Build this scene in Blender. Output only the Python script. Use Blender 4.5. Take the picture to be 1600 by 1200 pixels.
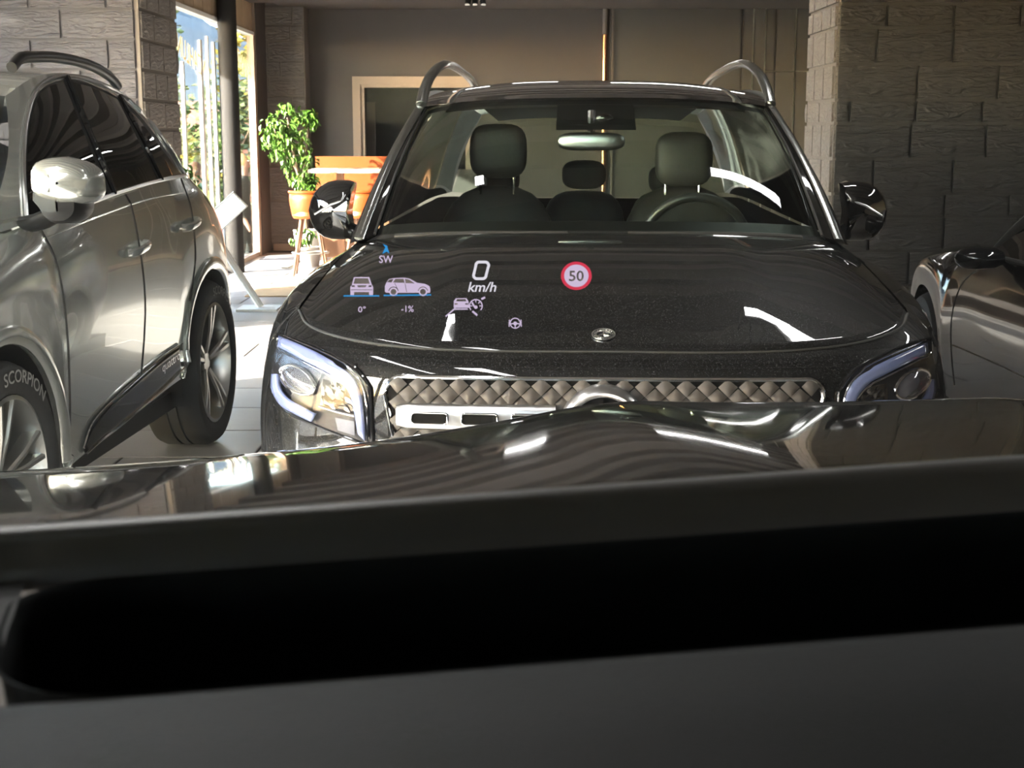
import bpy, bmesh, math, random
import numpy as np
from mathutils import Vector, Matrix
from mathutils.bvhtree import BVHTree

random.seed(7)
for o in list(bpy.data.objects):
    bpy.data.objects.remove(o)
scene = bpy.context.scene
COL = scene.collection
PI = math.pi

# ------------------------------------------------------------------ camera
FPX, EYE = 2200.0, 1.47
PITCH = math.atan(2200 / 12400.0)
cam_d = bpy.data.cameras.new('camera')
cam_d.sensor_width = 36.0
cam_d.lens = FPX / 1600 * 36.0
cam_d.clip_start = 0.02
cam_d.clip_end = 600
cam_d.dof.use_dof = True
cam_d.dof.focus_distance = 2.6
cam_d.dof.aperture_fstop = 24.0
cam = bpy.data.objects.new('camera', cam_d)
COL.objects.link(cam)
cam.location = (0, 0, EYE)
cam.rotation_euler = (PI / 2 - PITCH, 0, 0)
scene.camera = cam

# ------------------------------------------------------------------ sky, sun, exposure
SUN_DIR = Vector((0.84, 0.55, -0.41)).normalized()       # direction the light travels
world = bpy.data.worlds.new('sky')
scene.world = world
world.use_nodes = True
wn = world.node_tree
wn.nodes.clear()
w_out = wn.nodes.new('ShaderNodeOutputWorld')
w_bg = wn.nodes.new('ShaderNodeBackground')
w_sky = wn.nodes.new('ShaderNodeTexSky')
w_sky.sky_type = 'NISHITA'
w_sky.sun_disc = False
w_sky.sun_elevation = math.asin(-SUN_DIR.z)
w_sky.sun_rotation = math.atan2(-SUN_DIR.x, -SUN_DIR.y)
w_bg.inputs[1].default_value = 0.80
wn.links.new(w_sky.outputs[0], w_bg.inputs[0])
wn.links.new(w_bg.outputs[0], w_out.inputs[0])
sun_d = bpy.data.lights.new('sun', 'SUN')
sun_d.energy = 11.0
sun_d.angle = math.radians(0.6)
sun_d.color = (1.0, 0.93, 0.83)
sun = bpy.data.objects.new('sun', sun_d)
COL.objects.link(sun)
sun.location = (-20, -20, 15)
sun.rotation_euler = SUN_DIR.to_track_quat('-Z', 'Y').to_euler()
scene.view_settings.view_transform = 'Standard'
scene.view_settings.look = 'None'
scene.view_settings.exposure = 2.65
scene.view_settings.gamma = 1.0
scene.view_settings.use_curve_mapping = False

# ------------------------------------------------------------------ materials
MATS = {}


def nt_new(name):
    m = bpy.data.materials.new(name)
    m.use_nodes = True
    nt = m.node_tree
    b = nt.nodes['Principled BSDF']
    MATS[name] = m
    return m, nt, b


def mat(name, col, rough=0.5, metal=0.0, coat=0.0, noise=None, bump=None, spec=0.5, coat_rough=0.03, trans=0.0, emit=None, sheen=0):
    """noise=(scale, amount) colour variation; bump=(scale, strength)"""
    m, nt, b = nt_new(name)
    b.inputs['Base Color'].default_value = (*col, 1)
    b.inputs['Roughness'].default_value = rough
    b.inputs['Metallic'].default_value = metal
    b.inputs['Coat Weight'].default_value = coat
    b.inputs['Coat Roughness'].default_value = coat_rough
    b.inputs['Specular IOR Level'].default_value = spec
    b.inputs['Transmission Weight'].default_value = trans
    if emit:
        b.inputs['Emission Color'].default_value = (*emit[0], 1)
        b.inputs['Emission Strength'].default_value = emit[1]
    tc = nt.nodes.new('ShaderNodeTexCoord')
    if noise:
        n = nt.nodes.new('ShaderNodeTexNoise')
        n.inputs['Scale'].default_value = noise[0]
        n.inputs['Detail'].default_value = 4
        mx = nt.nodes.new('ShaderNodeMix')
        mx.data_type = 'RGBA'
        a = noise[1]
        mx.inputs[6].default_value = (*[max(0, c * (1 - a)) for c in col], 1)
        mx.inputs[7].default_value = (*[min(1, c * (1 + a)) for c in col], 1)
        nt.links.new(tc.outputs['Object'], n.inputs['Vector'])
        nt.links.new(n.outputs['Fac'], mx.inputs[0])
        nt.links.new(mx.outputs[2], b.inputs['Base Color'])
    if bump:
        n2 = nt.nodes.new('ShaderNodeTexNoise')
        n2.inputs['Scale'].default_value = bump[0]
        n2.inputs['Detail'].default_value = 6
        bp = nt.nodes.new('ShaderNodeBump')
        bp.inputs['Strength'].default_value = bump[1]
        bp.inputs['Distance'].default_value = 0.02
        nt.links.new(tc.outputs['Object'], n2.inputs['Vector'])
        nt.links.new(n2.outputs['Fac'], bp.inputs['Height'])
        nt.links.new(bp.outputs[0], b.inputs['Normal'])
    return m


def glass(name, tint=(1, 1, 1), refl=0.5, rough=0.0, clear=1.0):
    """thin pane: clear transmission plus a fresnel-weighted mirror"""
    m = bpy.data.materials.new(name)
    m.use_nodes = True
    nt = m.node_tree
    nt.nodes.clear()
    out = nt.nodes.new('ShaderNodeOutputMaterial')
    tr = nt.nodes.new('ShaderNodeBsdfTransparent')
    tr.inputs[0].default_value = (*[c * clear for c in tint], 1)
    gl = nt.nodes.new('ShaderNodeBsdfGlossy')
    gl.inputs['Roughness'].default_value = rough
    gl.inputs['Color'].default_value = (refl, refl, refl, 1)
    fr = nt.nodes.new('ShaderNodeFresnel')
    fr.inputs[0].default_value = 1.5
    # facing-independent fresnel: use the front-side incidence for both faces
    geo = nt.nodes.new('ShaderNodeNewGeometry')
    ml = nt.nodes.new('ShaderNodeVectorMath')
    ml.operation = 'DOT_PRODUCT'
    nt.links.new(geo.outputs['Normal'], ml.inputs[0])
    nt.links.new(geo.outputs['Incoming'], ml.inputs[1])
    ab = nt.nodes.new('ShaderNodeMath')
    ab.operation = 'ABSOLUTE'
    nt.links.new(ml.outputs['Value'], ab.inputs[0])
    iv = nt.nodes.new('ShaderNodeMath')
    iv.operation = 'SUBTRACT'
    iv.inputs[0].default_value = 1.0
    nt.links.new(ab.outputs[0], iv.inputs[1])
    pw = nt.nodes.new('ShaderNodeMath')
    pw.operation = 'POWER'
    nt.links.new(iv.outputs[0], pw.inputs[0])
    pw.inputs[1].default_value = 5.0
    mu = nt.nodes.new('ShaderNodeMath')
    mu.operation = 'MULTIPLY_ADD'
    nt.links.new(pw.outputs[0], mu.inputs[0])
    mu.inputs[1].default_value = 0.92
    mu.inputs[2].default_value = 0.075
    nt.nodes.remove(fr)
    mx = nt.nodes.new('ShaderNodeMixShader')
    nt.links.new(mu.outputs[0], mx.inputs[0])
    nt.links.new(tr.outputs[0], mx.inputs[1])
    nt.links.new(gl.outputs[0], mx.inputs[2])
    nt.links.new(mx.outputs[0], out.inputs[0])
    MATS[name] = m
    return m


def emis(name, col, strength):
    m = bpy.data.materials.new(name)
    m.use_nodes = True
    nt = m.node_tree
    nt.nodes.clear()
    out = nt.nodes.new('ShaderNodeOutputMaterial')
    e = nt.nodes.new('ShaderNodeEmission')
    e.inputs[0].default_value = (*col, 1)
    e.inputs[1].default_value = strength
    nt.links.new(e.outputs[0], out.inputs[0])
    MATS[name] = m
    return m


def flake_paint(name, col, flake, amount, rough, coat=1.0, metal=0.0, spec=0.5):
    m, nt, b = nt_new(name)
    tc = nt.nodes.new('ShaderNodeTexCoord')
    v = nt.nodes.new('ShaderNodeTexVoronoi')
    v.inputs['Scale'].default_value = 650
    nt.links.new(tc.outputs['Object'], v.inputs['Vector'])
    sp = nt.nodes.new('ShaderNodeSeparateColor')
    nt.links.new(v.outputs['Color'], sp.inputs[0])
    rp = nt.nodes.new('ShaderNodeMapRange')
    rp.inputs[1].default_value = 1 - amount
    rp.inputs[2].default_value = 1.0
    nt.links.new(sp.outputs[0], rp.inputs[0])
    mx = nt.nodes.new('ShaderNodeMix')
    mx.data_type = 'RGBA'
    mx.inputs[6].default_value = (*col, 1)
    mx.inputs[7].default_value = (*flake, 1)
    nt.links.new(rp.outputs[0], mx.inputs[0])
    nt.links.new(mx.outputs[2], b.inputs['Base Color'])
    b.inputs['Roughness'].default_value = rough
    b.inputs['Metallic'].default_value = metal
    b.inputs['Coat Weight'].default_value = coat
    b.inputs['Coat Roughness'].default_value = 0.015
    b.inputs['Specular IOR Level'].default_value = spec
    return m


def block_paint(name, col):
    """painted concrete block: rough streaky relief"""
    m, nt, b = nt_new(name)
    b.inputs['Base Color'].default_value = (*col, 1)
    b.inputs['Roughness'].default_value = 0.55
    tc = nt.nodes.new('ShaderNodeTexCoord')
    mp = nt.nodes.new('ShaderNodeMapping')
    mp.inputs['Rotation'].default_value = (0.3, 0.6, 0.5)
    mp.inputs['Scale'].default_value = (2.0, 12.0, 9.0)
    nt.links.new(tc.outputs['Object'], mp.inputs[0])
    n = nt.nodes.new('ShaderNodeTexNoise')
    n.inputs['Scale'].default_value = 2.6
    n.inputs['Detail'].default_value = 7
    n.inputs['Distortion'].default_value = 1.6
    nt.links.new(mp.outputs[0], n.inputs['Vector'])
    bp = nt.nodes.new('ShaderNodeBump')
    bp.inputs['Strength'].default_value = 0.9
    bp.inputs['Distance'].default_value = 0.03
    nt.links.new(n.outputs['Fac'], bp.inputs['Height'])
    nt.links.new(bp.outputs[0], b.inputs['Normal'])
    return m


mat('tile_grey', (0.355, 0.337, 0.325), 0.30, noise=(2.5, 0.22), bump=(30, 0.05))
mat('grout', (0.06, 0.057, 0.055), 0.8)
mat('wall_dark', (0.075, 0.064, 0.057), 0.6, noise=(3, 0.1))
mat('wall_panel', (0.075, 0.070, 0.062), 0.35, noise=(3, 0.08))
mat('ceiling_paint', (0.11, 0.094, 0.082), 0.7)
mat('ceiling_light_paint', (0.19, 0.168, 0.152), 0.7)
block_paint('block_mauve', (0.092, 0.086, 0.096))
block_paint('block_dark_lit', (0.075, 0.067, 0.063))  # paler copy of the dark blocks, side light painted into the colour
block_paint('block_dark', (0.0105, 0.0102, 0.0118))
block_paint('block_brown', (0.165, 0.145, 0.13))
mat('mortar_mauve', (0.082, 0.076, 0.084), 0.8)
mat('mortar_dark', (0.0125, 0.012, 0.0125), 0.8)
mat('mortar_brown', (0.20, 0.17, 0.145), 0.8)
mat('black_matte', (0.012, 0.012, 0.012), 0.55)
mat('column_black', (0.030, 0.028, 0.027), 0.8, spec=0.15)
mat('frame_beige', (0.32, 0.245, 0.19), 0.5, noise=(6, 0.05))
mat('frame_white', (0.80, 0.78, 0.72), 0.45)
mat('copper', (0.80, 0.36, 0.20), 0.25, metal=1.0)
mat('steel_line', (0.55, 0.55, 0.50), 0.3, metal=1.0)
mat('wood_soffit', (0.40, 0.30, 0.20), 0.6, noise=(5, 0.25))
mat('orange_leather', (0.22, 0.040, 0.002), 0.45, bump=(60, 0.08))
mat('walnut', (0.20, 0.095, 0.05), 0.45, noise=(8, 0.3))
mat('table_white', (0.50, 0.44, 0.38), 0.4)
mat('pot_white', (0.45, 0.41, 0.36), 0.6)
mat('leaf', (0.062, 0.135, 0.016), 0.40, noise=(9, 0.55))
mat('leaf_yellow', (0.27, 0.205, 0.025), 0.6, noise=(0.6, 0.55))
mat('leaf_green', (0.095, 0.12, 0.03), 0.6, noise=(0.6, 0.55))
mat('bark', (0.20, 0.14, 0.09), 0.8, noise=(14, 0.3))
mat('soil', (0.05, 0.035, 0.025), 0.9)
mat('doormat', (0.28, 0.26, 0.23), 0.9, bump=(200, 0.4))
mat('sheet_tan', (0.40, 0.27, 0.14), 0.85, noise=(7, 0.2), bump=(120, 0.3))
mat('pavement', (0.15, 0.14, 0.13), 0.8, noise=(1.2, 0.2))
mat('hill_forest', (0.036, 0.048, 0.052), 0.9, noise=(0.09, 0.5), bump=(0.3, 1.0))
mat('house_red', (0.22, 0.085, 0.05), 0.7, noise=(3, 0.15))
mat('roof_tile', (0.25, 0.10, 0.06), 0.7)
def translucent(name, col):
    m = bpy.data.materials.new(name)
    m.use_nodes = True
    nt = m.node_tree
    nt.nodes.clear()
    out = nt.nodes.new('ShaderNodeOutputMaterial')
    a = nt.nodes.new('ShaderNodeBsdfTranslucent')
    b = nt.nodes.new('ShaderNodeBsdfDiffuse')
    for q in (a, b):
        q.inputs[0].default_value = (*col, 1)
    mx = nt.nodes.new('ShaderNodeMixShader')
    mx.inputs[0].default_value = 0.55
    nt.links.new(a.outputs[0], mx.inputs[1])
    nt.links.new(b.outputs[0], mx.inputs[2])
    nt.links.new(mx.outputs[0], out.inputs[0])
    MATS[name] = m


translucent('letter_white', (0.62, 0.52, 0.34))
mat('skin', (0.36, 0.21, 0.15), 0.5)
mat('cloth_dark', (0.045, 0.055, 0.05), 0.8)
mat('cloth_lime', (0.25, 0.30, 0.035), 0.8)
mat('hair_blond', (0.50, 0.33, 0.15), 0.6)
mat('hair_brown', (0.10, 0.05, 0.03), 0.6)

flake_paint('paint_black', (0.0022, 0.0023, 0.0026), (0.03, 0.03, 0.033), 0.12, 0.45, spec=0.06)
flake_paint('paint_silver', (0.58, 0.60, 0.57), (0.68, 0.70, 0.66), 0.5, 0.17, metal=0.75)
mat('paint_gloss', (0.0035, 0.0035, 0.0040), 0.06, coat=1.0)
mat('paint_sport', (0.005, 0.0045, 0.0043), 0.12, coat=0.6, spec=0.1)
mat('plastic_black', (0.014, 0.014, 0.015), 0.35)
mat('gloss_black', (0.006, 0.006, 0.007), 0.05)
mat('chrome', (0.80, 0.80, 0.80), 0.07, metal=1.0)
mat('satin_silver', (0.62, 0.62, 0.63), 0.28, metal=1.0)
mat('rail_silver', (0.55, 0.57, 0.55), 0.22, metal=1.0)
mat('rim_silver', (0.42, 0.42, 0.40), 0.28, metal=0.9)
mat('rim_dark', (0.05, 0.05, 0.05), 0.3, metal=0.6)
mat('rubber', (0.022, 0.022, 0.022), 0.75, bump=(60, 0.05))
mat('rubber_letter', (0.22, 0.22, 0.21), 0.7)
mat('grille_dark', (0.036, 0.032, 0.030), 0.62, spec=0.3)
mat('grille_back', (0.004, 0.004, 0.004), 0.8, spec=0.05)
mat('lamp_house', (0.010, 0.010, 0.012), 0.2, spec=0.2)
mat('lamp_blue', (0.13, 0.16, 0.29), 0.10, coat=1.0)
mat('lamp_reflector', (0.20, 0.185, 0.165), 0.10, metal=1.0)
mat('lamp_lens', (0.05, 0.05, 0.06), 0.03, coat=1.0)
mat('lamp_red', (0.6, 0.02, 0.02), 0.15)
mat('seat_grey', (0.018, 0.0175, 0.017), 0.55, bump=(90, 0.06))
mat('headliner', (0.20, 0.195, 0.185), 0.9)
mat('tyre_tread', (0.018, 0.018, 0.018), 0.8)
mat('soft_top', (0.03, 0.028, 0.027), 0.85)
mat('dash_grain', (0.0034, 0.0035, 0.0035), 0.60, spec=0.14, bump=(900, 0.15))
mat('dash_grain_lit', (0.024, 0.023, 0.022), 0.42, spec=0.5, bump=(900, 0.1))  # paler copy of the dash leather, light on the ridge put into its colour
mat('dash_black', (0.0020, 0.0026, 0.0030), 0.7, spec=0.06)
mat('frit', (0.003, 0.003, 0.003), 0.35)
glass('glass_pane', (0.97, 0.98, 0.98), 0.5)
glass('glass_car', (0.66, 0.74, 0.69), 0.7)
glass('glass_own', (0.97, 0.99, 0.98), 0.45)
glass('glass_tint', (0.10, 0.11, 0.11), 0.85)
glass('glass_lamp', (0.97, 0.97, 0.99), 0.09)
glass('glass_dim', (0.9, 0.9, 0.9), 0.015)
mat('mirror_silver', (0.85, 0.86, 0.88), 0.02, metal=1.0)
emis('led_panel', (1.0, 0.975, 0.95), 7.0)
emis('led_white', (0.92, 0.97, 1.0), 9.0)
emis('sign_lit', (0.85, 0.95, 1.0), 0.5)
emis('hud_lilac', (0.84, 0.68, 0.93), 0.135)
emis('hud_white', (0.95, 0.90, 1.0), 0.145)
emis('hud_blue', (0.05, 0.42, 0.95), 0.125)
emis('hud_red', (0.95, 0.06, 0.12), 0.125)
mat('hud_off', (0.02, 0.018, 0.022), 0.9)


# ------------------------------------------------------------------ mesh helpers
def link(o, parent=None):
    COL.objects.link(o)
    if parent is not None:
        o.parent = parent
    return o


def empty(name, loc=(0, 0, 0), rz=0.0, label=None, cat=None, group=None, parent=None):
    o = bpy.data.objects.new(name, None)
    o.empty_display_size = 0.1
    link(o, parent)
    o.location = loc
    o.rotation_euler = (0, 0, rz)
    tag(o, label, cat, group)
    return o


def tag(o, label=None, cat=None, group=None, kind=None):
    if label:
        o['label'] = label
    if cat:
        o['category'] = cat
    if group:
        o['group'] = group
    if kind:
        o['kind'] = kind
    return o


def make(name, V, Fc, m, parent=None, smooth=True, angle=None):
    me = bpy.data.meshes.new(name)
    me.from_pydata([tuple(map(float, v)) for v in V], [], [tuple(f) for f in Fc])
    me.validate()
    if m is not None:
        for q in (m if isinstance(m, (list, tuple)) else [m]):
            me.materials.append(MATS[q])
    if smooth:
        me.polygons.foreach_set('use_smooth', [True] * len(me.polygons))
        if angle:
            me.set_sharp_from_angle(angle=math.radians(angle))
    me.update()
    o = bpy.data.objects.new(name, me)
    return link(o, parent)


def fix_normals(o):
    bm = bmesh.new()
    bm.from_mesh(o.data)
    bmesh.ops.recalc_face_normals(bm, faces=bm.faces)
    bm.to_mesh(o.data)
    bm.free()
    return o


class MB:
    def __init__(s):
        s.V, s.F = [], []

    def add(s, V, F):
        n = len(s.V)
        s.V += [tuple(v) for v in V]
        s.F += [tuple(i + n for i in f) for f in F]
        return s

    def box(s, x0, x1, y0, y1, z0, z1):
        V = [(x, y, z) for x in (x0, x1) for y in (y0, y1) for z in (z0, z1)]
        return s.add(V, [(0, 1, 3, 2), (4, 6, 7, 5), (0, 4, 5, 1), (2, 3, 7, 6), (0, 2, 6, 4), (1, 5, 7, 3)])

    def xbox(s, M, sx, sy, sz):
        V = [M @ Vector((x * sx / 2, y * sy / 2, z * sz / 2)) for x in (-1, 1) for y in (-1, 1) for z in (-1, 1)]
        return s.add(V, [(0, 1, 3, 2), (4, 6, 7, 5), (0, 4, 5, 1), (2, 3, 7, 6), (0, 2, 6, 4), (1, 5, 7, 3)])

    def grid(s, G, closed=False):
        G = np.asarray(G, float)
        r, c = G.shape[:2]
        F = []
        for i in range(r - 1):
            for j in range(c if closed else c - 1):
                k = (j + 1) % c
                F.append((i * c + j, i * c + k, (i + 1) * c + k, (i + 1) * c + j))
        return s.add(G.reshape(-1, 3), F)

    def tube(s, P, r, n=10, caps=True):
        P = [Vector(p) for p in P]
        R = r if isinstance(r, (list, tuple)) else [r] * len(P)
        rows = []
        up = Vector((0.13, 0.2, 0.97))
        for i, p in enumerate(P):
            t = (P[min(i + 1, len(P) - 1)] - P[max(i - 1, 0)]).normalized()
            a = t.cross(up)
            if a.length < 1e-3:
                a = t.cross(Vector((1, 0, 0)))
            a.normalize()
            b = t.cross(a)
            rr = R[i] if isinstance(R[i], (tuple, list)) else (R[i], R[i])
            rows.append([p + a * math.cos(q) * rr[0] + b * math.sin(q) * rr[1] for q in [2 * PI * k / n for k in range(n)]])
        s.grid(rows, closed=True)
        if caps:
            m = len(s.V) - n * len(P)
            s.F.append(tuple(m + k for k in range(n))[::-1])
            s.F.append(tuple(len(s.V) - n + k for k in range(n)))
        return s

    def lathe(s, prof, n=32, axis='z', o=(0, 0, 0), closed_ends=True):
        """prof: list of (radius, height along axis)"""
        rows = []
        for (r, h) in prof:
            row = []
            for k in range(n):
                q = 2 * PI * k / n
                c, d = r * math.cos(q), r * math.sin(q)
                v = {'z': (c, d, h), 'x': (h, c, d), 'y': (c, h, d)}[axis]
                row.append((v[0] + o[0], v[1] + o[1], v[2] + o[2]))
            rows.append(row)
        return s.grid(rows, closed=True)

    def prism(s, poly, M, t):
        """flat polygon (2d list) extruded by t along local z, placed by matrix M"""
        n = len(poly)
        V = [M @ Vector((x, y, 0)) for x, y in poly] + [M @ Vector((x, y, t)) for x, y in poly]
        F = [tuple(range(n))[::-1], tuple(range(n, 2 * n))] + [(i, (i + 1) % n, n + (i + 1) % n, n + i) for i in range(n)]
        return s.add(V, F)

    def ellipsoid(s, c, r, nu=14, nv=10, M=None):
        rows = []
        for i in range(nv + 1):
            th = PI * i / nv
            row = []
            for k in range(nu):
                q = 2 * PI * k / nu
                v = Vector((r[0] * math.sin(th) * math.cos(q), r[1] * math.sin(th) * math.sin(q), r[2] * math.cos(th)))
                if M:
                    v = M @ v
                row.append(Vector(c) + v)
            rows.append(row)
        return s.grid(rows, closed=True)

    def build(s, name, m, parent=None, smooth=True, angle=40, fix=True):
        o = make(name, s.V, s.F, m, parent, False)
        if fix:
            bm = bmesh.new()
            bm.from_mesh(o.data)
            bmesh.ops.remove_doubles(bm, verts=bm.verts, dist=1e-5)
            bmesh.ops.dissolve_degenerate(bm, edges=bm.edges, dist=1e-6)
            bmesh.ops.recalc_face_normals(bm, faces=bm.faces)
            bm.to_mesh(o.data)
            bm.free()
        if smooth:
            o.data.polygons.foreach_set('use_smooth', [True] * len(o.data.polygons))
            if angle:
                o.data.set_sharp_from_angle(angle=math.radians(angle))
        return o


def cr(P, n, ts=None):
    """Catmull-Rom through the points P (k, 3), resampled to n points"""
    P = np.asarray(P, float)
    k = len(P)
    if ts is None:
        d = np.r_[0, np.cumsum(np.linalg.norm(np.diff(P, axis=0), axis=1) ** 0.5)]
        ts = d / d[-1]
    u = np.linspace(0, 1, n) if np.isscalar(n) else np.asarray(n, float)
    out = []
    M = np.zeros_like(P)
    for i in range(k):
        if 0 < i < k - 1:
            h0, h1 = ts[i] - ts[i - 1], ts[i + 1] - ts[i]
            M[i] = ((P[i] - P[i - 1]) / h0 * h1 + (P[i + 1] - P[i]) / h1 * h0) / (h0 + h1)
        elif i == 0:
            M[i] = (P[1] - P[0]) / (ts[1] - ts[0])
        else:
            M[i] = (P[-1] - P[-2]) / (ts[-1] - ts[-2])
    for x in u:
        i = int(min(max(np.searchsorted(ts, x, 'right') - 1, 0), k - 2))
        h = ts[i + 1] - ts[i]
        t = (x - ts[i]) / h
        out.append((2 * t**3 - 3 * t**2 + 1) * P[i] + (t**3 - 2 * t**2 + t) * h * M[i] + (-2 * t**3 + 3 * t**2) * P[i + 1] + (t**3 - t**2) * h * M[i + 1])
    return np.array(out)


def mirx(G):
    G = np.array(G, float)
    G[..., 0] *= -1
    return G


def both(G):
    """half surface whose FIRST column lies on x=0 -> whole surface (columns along axis 1)"""
    G = np.asarray(G, float)
    return np.concatenate([mirx(G[:, :0:-1]), G], axis=1)


def gmesh(name, G, m, parent, smooth=True, angle=None, solid=0.0, off=1):
    G = np.asarray(G, float)
    r, c = G.shape[:2]
    F = [(i * c + j, i * c + j + 1, (i + 1) * c + j + 1, (i + 1) * c + j) for i in range(r - 1) for j in range(c - 1)]
    o = make(name, G.reshape(-1, 3), F, m, parent, smooth, angle)
    if solid:
        md = o.modifiers.new('thickness', 'SOLIDIFY')
        md.thickness = solid
        md.offset = off
    return o


def text_geo(s, shear=0.0, size=1.0, bold=0.0):
    cu = bpy.data.curves.new('text', 'FONT')
    cu.body = s
    cu.size = size
    cu.shear = shear
    cu.offset = bold
    cu.resolution_u = 3
    t = bpy.data.objects.new('text', cu)
    COL.objects.link(t)
    dg = bpy.context.evaluated_depsgraph_get()
    me = bpy.data.meshes.new_from_object(t.evaluated_get(dg))
    V = [tuple(v.co) for v in me.vertices]
    F = [tuple(p.vertices) for p in me.polygons]
    bpy.data.objects.remove(t)
    bpy.data.meshes.remove(me)
    bpy.data.curves.remove(cu)
    return V, F


def pixel_ray(px, py):
    x, y = (px - 800) / FPX, -(py - 600) / FPX
    c, s = math.cos(PITCH), math.sin(PITCH)
    return Vector((x, c + y * s, -s + y * c))


def at_z(px, py, z):
    r = pixel_ray(px, py)
    return Vector((0, 0, EYE)) + r * ((z - EYE) / r.z)


def at_d(px, py, d):
    r = pixel_ray(px, py)
    return Vector((0, 0, EYE)) + r * (d / r.y)


def dup_part(o, parent, loc=None, rot=None):
    c = o.copy()
    COL.objects.link(c)
    c.parent = parent
    if loc is not None:
        c.location = loc
    if rot is not None:
        c.rotation_euler = rot
    for ch in list(o.children):
        d = ch.copy()
        COL.objects.link(d)
        d.parent = c
    return c


class Skin:
    """finds points on a finished car surface, in the car's own coordinates"""

    def __init__(s, root_loc, rz, objs):
        V, F = [], []
        for o in objs:
            n = len(V)
            V += [v.co.copy() for v in o.data.vertices]
            F += [tuple(i + n for i in p.vertices) for p in o.data.polygons]
        s.t = BVHTree.FromPolygons(V, F)
        s.R = Matrix.Rotation(-rz, 3, 'Z')
        s.o = s.R @ (Vector((0, 0, EYE)) - Vector(root_loc))

    def px(s, px, py, off=0.0):
        d = (s.R @ pixel_ray(px, py)).normalized()
        h, n, i, dist = s.t.ray_cast(s.o, d)
        if h is None:
            h, n, i, dist = min((s.t.find_nearest(s.o + d * (2.5 + .1 * k)) for k in range(60)), key=lambda q: q[3])
        if n.dot(d) > 0:
            n = -n
        return h + n * off

    def ray(s, o, d, off=0.0):
        h, n, i, dist = s.t.ray_cast(Vector(o), Vector(d).normalized())
        if h is None:
            h, n, i, dist = s.t.find_nearest(Vector(o))
        if n.dot(Vector(d)) > 0:
            n = -n
        return h + n * off

    def patch(s, top, bot, nu, nv, off):
        a = cr([(x, y, 0) for x, y in top], nu)
        b = cr([(x, y, 0) for x, y in bot], nu)
        return np.array([[s.px(*(a[j] * (1 - t) + b[j] * t)[:2], off) for j in range(nu)] for t in np.linspace(0, 1, nv)])

    def line(s, pts, n, off):
        a = cr([(x, y, 0) for x, y in pts], n)
        return [s.px(p[0], p[1], off) for p in a]

# ================================================================== THE ROOM
def struct(name, mb, m, label=None, smooth=False):
    o = mb.build(name, m, None, smooth)
    tag(o, label, None, None, 'structure')
    return o


CEIL = 3.12
floor = struct('floor', MB().box(-5.0, 7.0, -5.0, 19.0, -0.15, -0.004), 'grout', 'grey stone tiled showroom floor')
floor['category'] = 'floor'

# floor tiles, each a piece with its own edge
TW, TD = 1.2, 0.6
tile_me = None
ti = 0
for j in range(29):
    y = 0.35 + j * TD
    for i in range(7):
        x = -4.8 + i * TW + (0.6 if j % 2 else 0.0)
        if tile_me is None:
            b = 0.004
            g = 0.006
            x1, y1 = TW - g, TD - g
            V = [(g, g, -0.006), (x1, g, -0.006), (x1, y1, -0.006), (g, y1, -0.006),
                 (g, g, -b * .5), (x1, g, -b * .5), (x1, y1, -b * .5), (g, y1, -b * .5),
                 (g + b, g + b, 0), (x1 - b, g + b, 0), (x1 - b, y1 - b, 0), (g + b, y1 - b, 0)]
            Fq = [(8, 9, 10, 11)]
            for k in range(4):
                n = (k + 1) % 4
                Fq += [(k, n, n + 4, k + 4), (k + 4, n + 4, n + 8, k + 8)]
            t = make('tile', V, Fq, 'tile_grey', floor, False)
            tile_me = t.data
        else:
            t = link(bpy.data.objects.new('tile', tile_me), floor)
        t.location = (x, y, 0)

ceiling = struct('ceiling', MB().box(-5.2, 7.2, -5.2, 19.2, CEIL, CEIL + 0.2), 'ceiling_light_paint', 'brownish painted ceiling with beams')
for yb in np.r_[np.arange(2.4, 10.6, .80), np.arange(10.8, 17.0, 1.2)]:
    MB().box(-4.9, 6.9, yb, yb + 0.38, CEIL - 0.12, CEIL).build('beam', 'wall_dark', ceiling, False)

MB().box(-2.9, 6.9, 17.2, 18.5, CEIL - .08, CEIL).build('bulkhead', 'ceiling_paint', ceiling, False)
# ---- back wall with an opening
WB = 18.5
OX0, OX1, OZ0, OZ1 = -1.95, -0.6, 1.02, 2.10
mb = MB()
mb.box(-2.60, OX0, WB, WB + 0.25, 0, CEIL)
mb.box(OX1, 7.2, WB, WB + 0.25, 0, CEIL)
mb.box(OX0, OX1, WB, WB + 0.25, 0, OZ0)
mb.box(OX0, OX1, WB, WB + 0.25, OZ1, CEIL)
wall_back = struct('wall_back', mb, 'wall_dark', 'dark brown painted back wall')
# window frame in the back wall
w3 = empty('window_3', (0, 0, 0), label='beige framed opening in the dark back wall')
w3['kind'] = 'structure'
fw = 0.10
for (a, b_, c, d) in ((OX0 - fw, OX0, OZ0, OZ1 + fw), (OX1, OX1 + fw, OZ0, OZ1 + fw)):
    MB().box(a, b_, WB - 0.05, WB + 0.02, c, d).build('window_frame', 'frame_beige', w3, False)
MB().box(OX0, OX1, WB - 0.05, WB + 0.02, OZ1, OZ1 + fw).build('window_frame', 'frame_beige', w3, False)
MB().box(OX0, OX0 + 0.05, WB - 0.02, WB + 0.10, OZ0, OZ1).build('window_jamb', 'frame_beige', w3, False)
MB().box(OX0 + .05, OX1, WB - 0.02, WB + 0.10, OZ1 - 0.04, OZ1).build('window_jamb', 'frame_beige', w3, False)
MB().box(OX0 + .05, OX0 + .17, WB + .14, WB + .16, OZ0, OZ1 - 0.22).build('blind', 'ceiling_paint', w3, False)
MB().box(OX0 - .05, OX1 + .05, WB + .40, WB + .45, OZ0 - .05, OZ1 + .05).build('recess_back', 'black_matte', w3, False)
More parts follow.
